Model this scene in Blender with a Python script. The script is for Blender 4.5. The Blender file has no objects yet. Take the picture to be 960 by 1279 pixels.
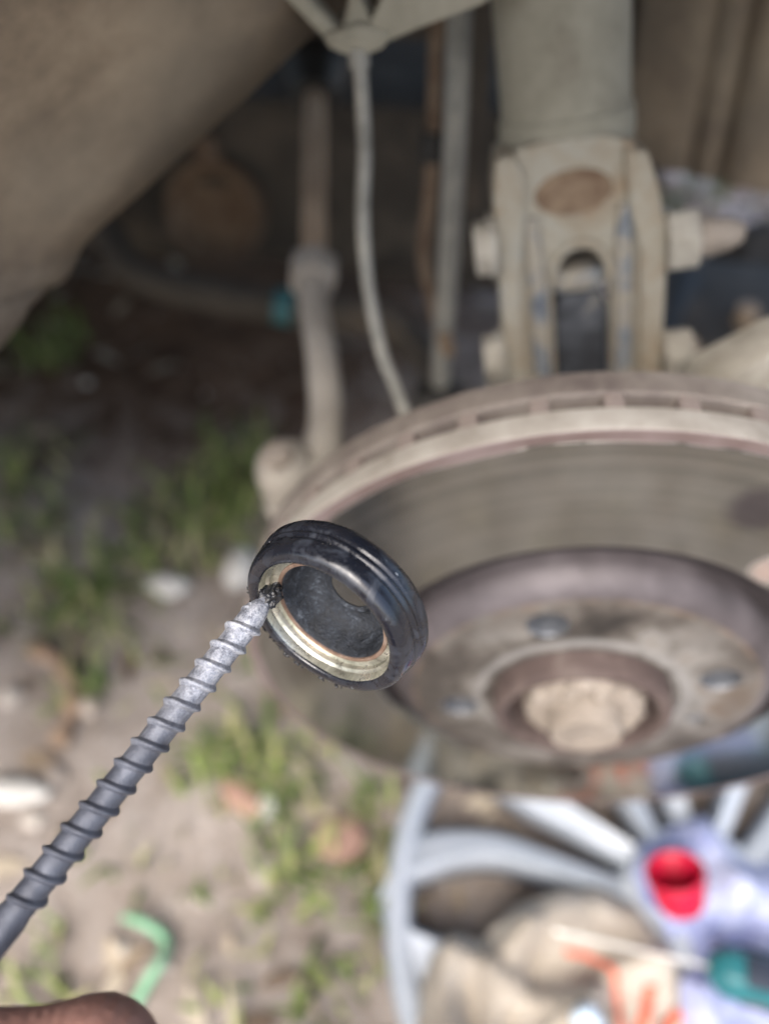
import bpy, bmesh, math, random
from mathutils import Vector, Matrix, noise

# ------------------------------------------------------------------ camera, sky, sun, exposure
scene = bpy.context.scene
col = scene.collection
rad = math.radians

cam_d = bpy.data.cameras.new("camera")
cam = bpy.data.objects.new("camera", cam_d)
col.objects.link(cam)
cam.location = (-0.0642, -0.1621, 0.5820)
cam.rotation_euler = (rad(90 - 49.24), 0.0, rad(4.91))
cam_d.sensor_fit = 'VERTICAL'
cam_d.sensor_height = 36.0
cam_d.lens = 27.58
cam_d.clip_start = 0.01
cam_d.clip_end = 2000.0
cam_d.dof.use_dof = True
cam_d.dof.focus_distance = 0.160
cam_d.dof.aperture_fstop = 4.9
scene.camera = cam

SUN_ELEV, SUN_AZ = 53.0, 198.0        # azimuth measured from +Y clockwise seen from above
world = bpy.data.worlds.new("World")
scene.world = world
world.use_nodes = True
wn = world.node_tree.nodes
wn.clear()
sky = wn.new("ShaderNodeTexSky")
sky.sky_type = 'NISHITA'
sky.sun_disc = False
sky.sun_elevation = rad(SUN_ELEV)
sky.sun_rotation = rad(SUN_AZ)
sky.air_density = 1.0
sky.dust_density = 4.0
sky.ozone_density = 0.6
bg = wn.new("ShaderNodeBackground")
bg.inputs[1].default_value = 0.15
wo = wn.new("ShaderNodeOutputWorld")
world.node_tree.links.new(sky.outputs[0], bg.inputs[0])
world.node_tree.links.new(bg.outputs[0], wo.inputs[0])

sun_d = bpy.data.lights.new("sun", 'SUN')
sun_d.energy = 1.15
sun_d.angle = rad(30)
sun_d.color = (1.0, 0.985, 0.965)
sun = bpy.data.objects.new("sun", sun_d)
col.objects.link(sun)
to_sun = Vector((math.sin(rad(SUN_AZ)) * math.cos(rad(SUN_ELEV)),
                 math.cos(rad(SUN_AZ)) * math.cos(rad(SUN_ELEV)), math.sin(rad(SUN_ELEV))))
sun.rotation_euler = to_sun.to_track_quat('Z', 'Y').to_euler()
sun.location = (0, -2, 4)

scene.view_settings.view_transform = 'Standard'
scene.view_settings.look = 'None'
scene.view_settings.gamma = 1.0
scene.view_settings.exposure = 1.45
scene.render.engine = 'CYCLES'
scene.cycles.use_denoising = True
scene.cycles.max_bounces = 6
scene.cycles.caustics_reflective = False
scene.cycles.caustics_refractive = False

rnd = random.Random(7)

# ------------------------------------------------------------------ materials
def s2l(c):
    return tuple((x / 12.92 if x <= 0.04045 else ((x + 0.055) / 1.055) ** 2.4) for x in c)

def hexc(h):
    return s2l(tuple(int(h[i:i + 2], 16) / 255 for i in (0, 2, 4)))

class NT:
    """small helper round a node tree"""
    def __init__(self, name):
        self.m = bpy.data.materials.new(name)
        self.m.use_nodes = True
        self.t = self.m.node_tree
        self.b = self.t.nodes["Principled BSDF"]
        self.out = self.t.nodes["Material Output"]
        self.tc = self.t.nodes.new("ShaderNodeTexCoord")
        self.co = self.tc.outputs["Object"]
    def node(self, typ, **kw):
        n = self.t.nodes.new(typ)
        for k, v in kw.items():
            setattr(n, k, v)
        return n
    def link(self, a, b):
        self.t.links.new(a, b)
    def noise(self, scale, detail=6, rough=0.6, dist=0.0, co=None):
        n = self.node("ShaderNodeTexNoise")
        n.inputs["Scale"].default_value = scale
        n.inputs["Detail"].default_value = detail
        n.inputs["Roughness"].default_value = rough
        n.inputs["Distortion"].default_value = dist
        self.link(co or self.co, n.inputs["Vector"])
        return n.outputs["Fac"]
    def ramp(self, fac, stops, interp='LINEAR'):
        n = self.node("ShaderNodeValToRGB")
        n.color_ramp.interpolation = interp
        el = n.color_ramp.elements
        while len(el) < len(stops):
            el.new(0.5)
        for e, (p, c) in zip(el, stops):
            e.position = p
            e.color = (c, c, c, 1) if isinstance(c, (int, float)) else (*c, 1)
        self.link(fac, n.inputs[0])
        return n.outputs[0]
    def mix(self, fac, a, b):
        n = self.node("ShaderNodeMix", data_type='RGBA')
        for sock, v in ((n.inputs[0], fac), (n.inputs[6], a), (n.inputs[7], b)):
            if isinstance(v, (int, float)):
                sock.default_value = v
            elif isinstance(v, tuple):
                sock.default_value = (*v, 1)
            else:
                self.link(v, sock)
        return n.outputs[2]
    def math(self, op, a, b=None, clamp=False):
        n = self.node("ShaderNodeMath", operation=op, use_clamp=clamp)
        for i, v in enumerate((a, b)):
            if v is None:
                continue
            if isinstance(v, (int, float)):
                n.inputs[i].default_value = v
            else:
                self.link(v, n.inputs[i])
        return n.outputs[0]
    def sep(self, co=None):
        n = self.node("ShaderNodeSeparateXYZ")
        self.link(co or self.co, n.inputs[0])
        return n.outputs
    def set(self, color=None, rough=None, metal=None, **kw):
        for k, v in (("Base Color", color), ("Roughness", rough), ("Metallic", metal), *kw.items()):
            if v is None:
                continue
            s = self.b.inputs[k]
            if isinstance(v, (int, float)):
                s.default_value = v
            elif isinstance(v, tuple):
                s.default_value = (*v, 1) if len(v) == 3 and s.type == 'RGBA' else v
            else:
                self.link(v, s)
    def bump(self, h, strength=0.3, dist=0.001):
        n = self.node("ShaderNodeBump")
        n.inputs["Strength"].default_value = strength
        n.inputs["Distance"].default_value = dist
        self.link(h, n.inputs["Height"])
        self.link(n.outputs[0], self.b.inputs["Normal"])

def mottled(name, stops, scale=40, rough=0.8, metal=0.0, bump=0.4, dist=0.0008, fine=300, rough2=None, spec=None, warp=0.6):
    """a patchy surface: several colours over two scales of noise, with fine relief"""
    k = NT(name)
    a = k.noise(scale, 8, 0.65, warp)
    b = k.noise(fine, 5, 0.7)
    f = k.math('ADD', k.math('MULTIPLY', a, 0.8), k.math('MULTIPLY', b, 0.2))
    k.set(k.ramp(f, stops), rough, metal)
    if rough2 is not None:
        k.set(rough=k.ramp(a, [(0.35, rough), (0.65, rough2)]))
    if spec is not None:
        k.set(**{"Specular IOR Level": spec})
    k.bump(k.math('ADD', a, k.math('MULTIPLY', b, 0.6)), bump, dist)
    return k.m

M = {}
M['dust_metal'] = mottled('dusty_strut_paint', [(0.30, hexc('6a6256')), (0.45, hexc('838072')), (0.58, hexc('8f8c7e')), (0.75, hexc('9d998c'))], 22, 0.85)
M['dust_rust'] = mottled('dusty_rusted_bracket', [(0.31, hexc('7d6550')), (0.40, hexc('8f7f6a')), (0.48, hexc('938b7b')), (0.60, hexc('9c988b')), (0.70, hexc('8a8d8c'))], 45, 0.9, 0.0, 0.8, 0.0016)
M['recess_rust'] = mottled('brown_rust', [(0.35, hexc('5b4636')), (0.6, hexc('82705c'))], 70, 0.9)
M['bolt_dust'] = mottled('dusty_bolt', [(0.3, hexc('807b6e')), (0.5, hexc('a09b90')), (0.7, hexc('b5b1a6'))], 60, 0.75)
M['knuckle'] = mottled('cast_iron_blue_black', [(0.35, hexc('1d1f23')), (0.5, hexc('303338')), (0.62, hexc('4b4f55')), (0.72, hexc('77736a'))], 60, 0.7)
M['grey_patch'] = mottled('bare_blue_grey_metal', [(0.35, hexc('525862')), (0.46, hexc('777c80')), (0.54, hexc('938c7e')), (0.7, hexc('9a968a'))], 90, 0.65)
M['dark_iron'] = mottled('dirty_dark_iron', [(0.3, hexc('201f1d')), (0.5, hexc('35322e')), (0.7, hexc('4f473d'))], 18, 0.85)
M['dark_under'] = mottled('dusty_underseal', [(0.3, hexc('37332d')), (0.5, hexc('4d473f')), (0.7, hexc('685d50'))], 9, 0.95)
M['black_rubber'] = mottled('dusty_black_rubber', [(0.3, hexc('1a1917')), (0.55, hexc('262522')), (0.75, hexc('3d3a35'))], 30, 0.6)
M['rod'] = mottled('dusty_brown_steel', [(0.3, hexc('8d7862')), (0.5, hexc('ab967e')), (0.7, hexc('bba992'))], 35, 0.8)
M['rod_end'] = mottled('dusty_grey_cast_steel', [(0.3, hexc('7c766d')), (0.5, hexc('9c968c')), (0.7, hexc('b0aaa0'))], 35, 0.85)
M['wire'] = mottled('dusty_grey_cable', [(0.3, hexc('5d5c55')), (0.5, hexc('82817a')), (0.7, hexc('99968a'))], 60, 0.7)
M['liner'] = None
M['hub_tan'] = mottled('dusty_tan_hub', [(0.3, hexc('6d645a')), (0.5, hexc('8a8075')), (0.7, hexc('9d948a'))], 80, 0.8)
M['skin'] = None
M['teal'] = mottled('teal_plastic', [(0.3, hexc('124f56')), (0.7, hexc('21696e'))], 30, 0.45)
M['tealpaint'] = mottled('teal_paint_mark', [(0.3, hexc('2f5d62')), (0.7, hexc('3d7478'))], 60, 0.6)
M['grip_black'] = mottled('black_grip', [(0.3, hexc('141a24')), (0.7, hexc('2b3342'))], 50, 0.55)
M['steel'] = mottled('bright_steel', [(0.3, hexc('b4b4b0')), (0.7, hexc('d5d4cf'))], 60, 0.28, 1.0)
M['black_iron'] = mottled('blue_black_iron', [(0.3, hexc('2d2a26')), (0.5, hexc('46413a')), (0.72, hexc('665d51'))], 25, 0.8)
M['red'] = mottled('red_plastic', [(0.3, hexc('a80a2c')), (0.7, hexc('bc1238'))], 30, 0.42)
M['orange'] = mottled('orange_trim', [(0.3, hexc('c2563a')), (0.7, hexc('d07a60'))], 50, 0.7)
M['greenstrip'] = mottled('green_plastic_strip', [(0.3, hexc('659a74')), (0.7, hexc('86b593'))], 40, 0.5)
M['white_stone'] = mottled('pale_stone', [(0.3, hexc('a9a49c')), (0.7, hexc('d8d6d0'))], 60, 0.9)
M['shard'] = mottled('orange_clay', [(0.3, hexc('8f6d5f')), (0.7, hexc('b09080'))], 60, 0.9)
M['twig'] = mottled('dry_brown_stem', [(0.3, hexc('7a6350')), (0.7, hexc('a58c74'))], 60, 0.9)
M['bottle'] = mottled('dark_green_plastic', [(0.3, hexc('18281f')), (0.7, hexc('2b4436'))], 30, 0.35)
M['pale_cap'] = mottled('pale_blue_plastic', [(0.3, hexc('a9bccb')), (0.7, hexc('cfdde6'))], 30, 0.4)
M['car_paint'] = mottled('dusty_grey_car_paint', [(0.3, hexc('6d6b66')), (0.7, hexc('85827b'))], 6, 0.35, 0.3, 0.02)

# dusty wheel-arch plastic: tan dust with darker streaks
k = NT('dusty_arch_plastic')
a = k.noise(9, 7, 0.6, 0.5); b = k.noise(160, 4, 0.7); big = k.noise(11, 3, 0.5, 0.0)
c = k.ramp(k.math('ADD', k.math('MULTIPLY', a, 0.85), k.math('MULTIPLY', b, 0.15)),
           [(0.33, hexc('473c31')), (0.43, hexc('6b5f51')), (0.52, hexc('847663')), (0.62, hexc('9b8d78'))])
c = k.mix(k.ramp(big, [(0.44, 0.0), (0.62, 0.6)]), c, hexc('615b50'))
k.set(c, 0.9); k.bump(k.math('ADD', a, b), 0.3, 0.001)
M['liner'] = k.m

# brake disc: swept friction face, rusty outer lip and purple-brown dark inner edge, by radius round the axle
k = NT('brake_disc_iron')
mp = k.node("ShaderNodeVectorMath", operation='MULTIPLY'); mp.inputs[1].default_value = (1, 0, 1)
k.link(k.co, mp.inputs[0])
ln = k.node("ShaderNodeVectorMath", operation='LENGTH'); k.link(mp.outputs[0], ln.inputs[0])
r = ln.outputs["Value"]
cx = k.node("ShaderNodeCombineXYZ"); k.link(r, cx.inputs[0])
rings = k.noise(900, 3, 0.6, 0, cx.outputs[0])
rings2 = k.noise(140, 3, 0.6, 0, cx.outputs[0])
patch = k.noise(30, 6, 0.6)
jit = k.math('MULTIPLY', k.math('SUBTRACT', patch, 0.5), 0.004)
rj = k.math('ADD', r, jit)
swept = k.ramp(k.math('ADD', k.math('MULTIPLY', rings2, 0.7), k.math('MULTIPLY', patch, 0.3)),
               [(0.35, hexc('868a86')), (0.5, hexc('9b9e9a')), (0.65, hexc('abaeaa'))])
lip = k.ramp(patch, [(0.35, hexc('5d4d49')), (0.6, hexc('756866'))])
edge = k.ramp(k.noise(55, 6, 0.65), [(0.32, hexc('837d75')), (0.5, hexc('98938b')), (0.68, hexc('a7a39c'))])
lipmask = k.math('MULTIPLY', k.math('SUBTRACT', rj, 0.1300), 2500, True)
c1 = k.mix(lipmask, swept, lip)
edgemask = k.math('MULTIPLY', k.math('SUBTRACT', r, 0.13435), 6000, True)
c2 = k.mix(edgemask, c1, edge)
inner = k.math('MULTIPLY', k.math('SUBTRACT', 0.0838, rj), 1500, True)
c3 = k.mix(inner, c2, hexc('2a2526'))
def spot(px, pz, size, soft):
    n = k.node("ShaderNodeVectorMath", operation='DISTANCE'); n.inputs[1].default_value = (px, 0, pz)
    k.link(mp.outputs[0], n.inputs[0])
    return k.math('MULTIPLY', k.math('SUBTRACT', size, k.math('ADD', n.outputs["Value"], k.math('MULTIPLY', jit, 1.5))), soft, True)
purple_spot = spot(0.0343, 0.1057, .0125, 160)
c3 = k.mix(k.math('MULTIPLY', purple_spot, 0.6), c3, hexc('443c50'))  # dark purple spot mixed into the face colour
orange_spot = spot(0.0485, 0.0770, .010, 200)
c3 = k.mix(k.math('MULTIPLY', orange_spot, 0.5), c3, hexc('a07866'))  # orange-pink spot mixed into the face colour
dull = k.math('MAXIMUM', k.math('MAXIMUM', lipmask, inner), k.math('MULTIPLY', orange_spot, 0.8))
k.set(c3, k.math('ADD', k.math('MULTIPLY', dull, 0.5), k.math('ADD', 0.06, k.math('MULTIPLY', rings2, 0.10))),
      k.math('SUBTRACT', 1.0, k.math('MULTIPLY', dull, 0.95)))
k.bump(rings, 0.03, 0.0004)
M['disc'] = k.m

# disc hat: purple-brown flank with pale scuffed and rusty patches on the flat
k = NT('brake_disc_hat_iron')
mp = k.node("ShaderNodeVectorMath", operation='MULTIPLY'); mp.inputs[1].default_value = (1, 0, 1)
k.link(k.co, mp.inputs[0])
ln = k.node("ShaderNodeVectorMath", operation='LENGTH'); k.link(mp.outputs[0], ln.inputs[0])
r = ln.outputs["Value"]
pa = k.noise(26, 6, 0.55, 0.3); pb = k.noise(110, 6, 0.65)
flat = k.ramp(k.math('ADD', k.math('MULTIPLY', pa, 0.75), k.math('MULTIPLY', pb, 0.25)),
              [(0.36, hexc('2e2b28')), (0.44, hexc('4b4641')), (0.50, hexc('65605a')), (0.56, hexc('85827d')), (0.64, hexc('74685c'))])
flank = k.ramp(pa, [(0.35, hexc('3f3a3b')), (0.5, hexc('524c4e')), (0.65, hexc('676163'))])
rim = k.math('MULTIPLY', k.math('SUBTRACT', k.math('ADD', r, k.math('MULTIPLY', k.math('SUBTRACT', pb, 0.5), 0.004)), 0.0655), 500, True)
rustband = k.math('SUBTRACT', 1.0, k.math('MULTIPLY', k.math('ABSOLUTE', k.math('SUBTRACT', r, 0.0655)), 700), True)
pale = k.math('SUBTRACT', 1.0, k.math('MULTIPLY', k.math('ABSOLUTE', k.math('SUBTRACT', k.math('ADD', r, k.math('MULTIPLY', k.math('SUBTRACT', pb, 0.5), 0.006)), 0.0400)), 300), True)
flat = k.mix(k.math('MULTIPLY', pale, 0.8), flat, hexc('918f8c'))
tone_mask = k.math('MULTIPLY', k.math('SUBTRACT', k.math('ADD', r, k.math('MULTIPLY', k.math('SUBTRACT', pa, 0.5), 0.03)), 0.052), 90, True)
flat = k.mix(k.math('MULTIPLY', tone_mask, 0.45), flat, hexc('4a433d'))  # flat turns darker brown towards its outer edge
cc = k.mix(rim, flat, flank)
cc = k.mix(k.math('MULTIPLY', rustband, k.ramp(pb, [(0.45, 0.0), (0.6, 0.5)])), cc, hexc('8a725e'))
k.set(cc, 0.6, 0.25)
k.bump(k.math('ADD', pa, pb), 0.3, 0.0006)
M['hat'] = k.m
k = NT('brown_disc_back_iron')
a = k.noise(55, 6, 0.65)
k.set(k.ramp(a, [(0.32, hexc('5f5652')), (0.5, hexc('787069')), (0.68, hexc('8a837c'))]), 0.8, 0.1); k.bump(a, 0.3, 0.0005)
M['disc_back'] = k.m
M['vane'] = mottled('rusty_vane', [(0.3, hexc('675c57')), (0.6, hexc('827771')), (0.75, hexc('90867f'))], 60, 0.9)
M['spigot'] = mottled('rust_red_spigot', [(0.3, hexc('3d3230')), (0.5, hexc('524541')), (0.7, hexc('6a5f59'))], 60, 0.8)
M['hub_metal'] = mottled('grey_hub_metal', [(0.3, hexc('4f5258')), (0.7, hexc('83878d'))], 60, 0.45, 0.4)

# rubber seal: blue-black gloss with dried smears and grit
k = NT('wet_black_rubber')
a = k.noise(170, 6, 0.7, 1.0); b = k.noise(1500, 4, 0.7); sp = k.noise(700, 2, 0.5)
smear = k.ramp(a, [(0.52, 0.0), (0.66, 1.0)])
speck = k.ramp(sp, [(0.74, 0.0), (0.80, 1.0)])
c = k.mix(k.math('MULTIPLY', smear, 0.35), hexc('14171f'), hexc('454c58'))
c = k.mix(k.math('MULTIPLY', speck, 0.65), c, hexc('9aa2aa'))
k.set(c, k.ramp(a, [(0.40, 0.12), (0.62, 0.46)]), 0.0, **{'Specular IOR Level': 0.7})
k.bump(k.math('ADD', k.math('MULTIPLY', a, 1.0), k.math('MULTIPLY', b, 0.25)), 0.22, 0.0003)
M['seal'] = k.m
# zinc-plated sleeve: yellowish, worn
k = NT('yellow_zinc_sleeve')
a = k.noise(150, 6, 0.65, 0.7); b = k.noise(900, 4, 0.7)
c = k.ramp(a, [(0.30, hexc('77766e')), (0.42, hexc('b4b4a6')), (0.55, hexc('dcdccf')), (0.7, hexc('cfcfc2'))])
c = k.mix(k.ramp(b, [(0.60, 0.0), (0.68, 0.8)]), c, hexc('2b2a28'))
k.set(c, k.ramp(a, [(0.4, 0.42), (0.6, 0.24)]), 0.85); k.bump(k.math('ADD', a, b), 0.25, 0.0002)
M['zinc'] = k.m
M['copper'] = mottled('coppery_edge', [(0.3, hexc('6d574b')), (0.5, hexc('9c8373')), (0.7, hexc('b8aa9e'))], 220, 0.45, 0.7, 0.3, 0.0002, 1200)
k = NT('dirty_black_cup')
a = k.noise(260, 7, 0.7, 0.5); b = k.noise(1500, 4, 0.7)
c = k.ramp(k.math('ADD', k.math('MULTIPLY', a, 0.6), k.math('MULTIPLY', b, 0.4)), [(0.40, hexc('12151a')), (0.55, hexc('252a32')), (0.66, hexc('5b626b'))])
k.set(c, k.ramp(a, [(0.4, 0.5), (0.6, 0.8)])); k.bump(k.math('ADD', a, b), 0.9, 0.0005)
M['cup'] = k.m

# screw: grey phosphate steel, powdery white towards its point (z runs from head to point)
k = NT('grey_phosphate_steel')
xyz = k.sep()
a = k.noise(700, 5, 0.7, 0.3); b = k.noise(2600, 3, 0.7); a2 = k.noise(130, 4, 0.6)
dark = k.ramp(a2, [(0.35, hexc('3d4049')), (0.65, hexc('545862'))])
white = k.ramp(k.math('ADD', k.math('MULTIPLY', a, 0.6), k.math('MULTIPLY', b, 0.4)), [(0.38, hexc('5a5e68')), (0.48, hexc('9296a0')), (0.60, hexc('bcbfc6'))])
tone_mask = k.math('MULTIPLY', k.math('SUBTRACT', k.math('ADD', xyz[2], k.math('MULTIPLY', k.math('SUBTRACT', a2, 0.5), 0.03)), 0.066), 35, True)
c = k.mix(k.math('MULTIPLY', tone_mask, 0.9), dark, white)
k.set(c, k.ramp(a, [(0.35, 0.36), (0.65, 0.58)]), 0.3); k.bump(k.math('ADD', a, b), 0.5, 0.0003)
M['screw'] = k.m
k = NT('grey_phosphate_thread')
a = k.noise(900, 5, 0.7, 0.3)
tm = k.node("ShaderNodeVectorMath", operation='MULTIPLY'); tm.inputs[1].default_value = (1, 1, 0); k.link(k.co, tm.inputs[0])
tl = k.node("ShaderNodeVectorMath", operation='LENGTH'); k.link(tm.outputs[0], tl.inputs[0])
worn = k.math('MULTIPLY', k.math('SUBTRACT', k.math('ADD', tl.outputs["Value"], k.math('MULTIPLY', k.math('SUBTRACT', a, 0.5), 0.0009)), 0.00335), 5000, True)
k.set(k.mix(worn, k.ramp(a, [(0.35, hexc('2f323a')), (0.55, hexc('474b54')), (0.72, hexc('787b83'))]), hexc('6d717a')), 0.4, 0.45); k.bump(a, 0.4, 0.0003)
M['thread'] = k.m
M['tar'] = mottled('black_grease', [(0.3, hexc('0d0e10')), (0.7, hexc('22242a'))], 400, 0.2, 0.0, 0.6, 0.0004, 1500)

# skin
k = NT('brown_skin')
a = k.noise(60, 5, 0.6); b = k.noise(900, 4, 0.6)
k.set(k.ramp(a, [(0.3, hexc('7d5b51')), (0.7, hexc('936f64'))]), 0.5, 0.0)
k.set(**{"Subsurface Weight": 0.15, "Subsurface Radius": (0.006, 0.003, 0.002), "Subsurface Scale": 1.0})
wv = k.node("ShaderNodeTexWave"); wv.inputs["Scale"].default_value = 120; wv.inputs["Distortion"].default_value = 9; wv.inputs["Detail"].default_value = 4
k.link(k.co, wv.inputs[0])
k.bump(k.math('ADD', b, k.math('MULTIPLY', wv.outputs["Fac"], 0.6)), 0.5, 0.0006)
M['skin'] = k.m
M['nail'] = mottled('finger_nail', [(0.3, hexc('b58d80')), (0.7, hexc('c9a294'))], 60, 0.3)

# hubcap silver paint
k = NT('silver_hubcap_paint')
a = k.noise(14, 5, 0.6); b = k.noise(260, 4, 0.7)
k.set(k.ramp(k.math('ADD', k.math('MULTIPLY', a, 0.7), k.math('MULTIPLY', b, 0.3)), [(0.3, hexc('9299a1')), (0.5, hexc('abb2ba')), (0.7, hexc('b8bec6'))]),
      k.ramp(a, [(0.4, 0.38), (0.65, 0.5)]), 0.05)
k.bump(b, 0.05, 0.0003)
M['hubcap'] = k.m

def cloth(name, stops, weave=900, scale=20):
    k = NT(name)
    a = k.noise(scale, 6, 0.6, 0.6)
    w1 = k.node("ShaderNodeTexWave", bands_direction='X'); w1.inputs["Scale"].default_value = weave
    w2 = k.node("ShaderNodeTexWave", bands_direction='Y'); w2.inputs["Scale"].default_value = weave
    k.link(k.co, w1.inputs[0]); k.link(k.co, w2.inputs[0])
    k.set(k.ramp(a, stops), 0.95, 0.0, **{"Specular IOR Level": 0.15, "Sheen Weight": 0.2})
    k.bump(k.math('ADD', w1.outputs["Fac"], w2.outputs["Fac"]), 0.25, 0.0004)
    return k.m
M['beige_cloth'] = cloth('beige_cotton', [(0.3, hexc('857c70')), (0.48, hexc('a1988b')), (0.65, hexc('b3aba0'))])
M['blue_cloth'] = cloth('pale_blue_cotton', [(0.33, hexc('747da8')), (0.46, hexc('9aa2c6')), (0.58, hexc('b4bad6'))], 700, 26)

# ground: grey-brown dirt with litter colours
k = NT('dry_dirt')
a = k.noise(3.2, 8, 0.65, 0.5); b = k.noise(22, 8, 0.7, 0.6); cfine = k.noise(140, 6, 0.75)
f = k.math('ADD', k.math('ADD', k.math('MULTIPLY', a, 0.35), k.math('MULTIPLY', b, 0.40)), k.math('MULTIPLY', cfine, 0.25))
k.set(k.ramp(f, [(0.36, hexc('5c5047')), (0.44, hexc('7f746b')), (0.51, hexc('978d84')), (0.58, hexc('a89f98')), (0.66, hexc('b9b2ab'))]), 0.98, 0.0, **{"Specular IOR Level": 0.1})
# a darker, browner patch of soil among the pale dust
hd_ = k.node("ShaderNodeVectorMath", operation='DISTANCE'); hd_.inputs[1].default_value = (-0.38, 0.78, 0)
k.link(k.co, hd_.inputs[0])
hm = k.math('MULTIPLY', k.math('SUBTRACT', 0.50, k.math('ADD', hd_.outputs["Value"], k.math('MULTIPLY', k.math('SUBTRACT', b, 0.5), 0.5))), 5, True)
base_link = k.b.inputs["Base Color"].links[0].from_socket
brown_soil = k.ramp(f, [(0.38, hexc('3e3026')), (0.5, hexc('5c4a3c')), (0.62, hexc('7d6a5a'))])
k.set(k.mix(hm, base_link, brown_soil))
k.bump(k.math('ADD', b, k.math('MULTIPLY', cfine, 0.6)), 0.7, 0.006)
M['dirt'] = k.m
def leafy(name, stops):
    k = NT(name)
    inf = k.node("ShaderNodeNewGeometry")
    k.set(k.ramp(inf.outputs["Random Per Island"], stops), 0.6, 0.0, **{"Specular IOR Level": 0.3})
    return k.m
M['grass'] = leafy('grass_blades', [(0.0, hexc('4c612a')), (0.4, hexc('67793f')), (0.7, hexc('8b9656')), (0.85, hexc('9b986a')), (1.0, hexc('aca484'))])


M['gravel'] = leafy('gravel_stones', [(0.0, hexc('5d534b')), (0.3, hexc('8a8078')), (0.6, hexc('a79d94')), (0.85, hexc('c2bdb3')), (1.0, hexc('a48e7d'))])
M['rubble'] = leafy('pinkish_rubble_stones', [(0.0, hexc('8d7a70')), (0.4, hexc('b09d92')), (0.75, hexc('c6b8b2')), (1.0, hexc('dcd4cf'))])  # pinkish rubble, kept pale to stand in for open light on that ground
M['litter'] = leafy('dry_leaf_litter', [(0.0, hexc('5a4c40')), (0.4, hexc('81725f')), (0.7, hexc('9c8f7c')), (1.0, hexc('b8ac98'))])

# ------------------------------------------------------------------ geometry helpers
def vec(p):
    return Vector(p)

def base_of(parent):
    off = Vector((0, 0, 0))
    while parent is not None:
        off = off + parent.location
        parent = parent.parent
    return off

def tag(o, label=None, cat=None, group=None, kind=None):
    for key, v in (('label', label), ('category', cat), ('group', group), ('kind', kind)):
        if v:
            o[key] = v
    return o

def thing(name, loc, label, cat, group=None):
    o = bpy.data.objects.new(name, None)
    o.empty_display_size = 0.02
    col.objects.link(o)
    o.location = loc
    return tag(o, label, cat, group)

def link_mesh(name, me, mat, parent=None, origin=None, smooth=35):
    """verts come in world coordinates; the object sits at its thing's base (or at origin)"""
    o = bpy.data.objects.new(name, me)
    col.objects.link(o)
    off = base_of(parent) if parent is not None else Vector(origin or (0, 0, 0))
    me.transform(Matrix.Translation(-off))
    if parent is not None:
        o.parent = parent
    else:
        o.location = off
    if mat is not None:
        me.materials.append(mat)
    if smooth:
        me.shade_smooth()
        me.set_sharp_from_angle(angle=rad(smooth))
    return o

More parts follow.
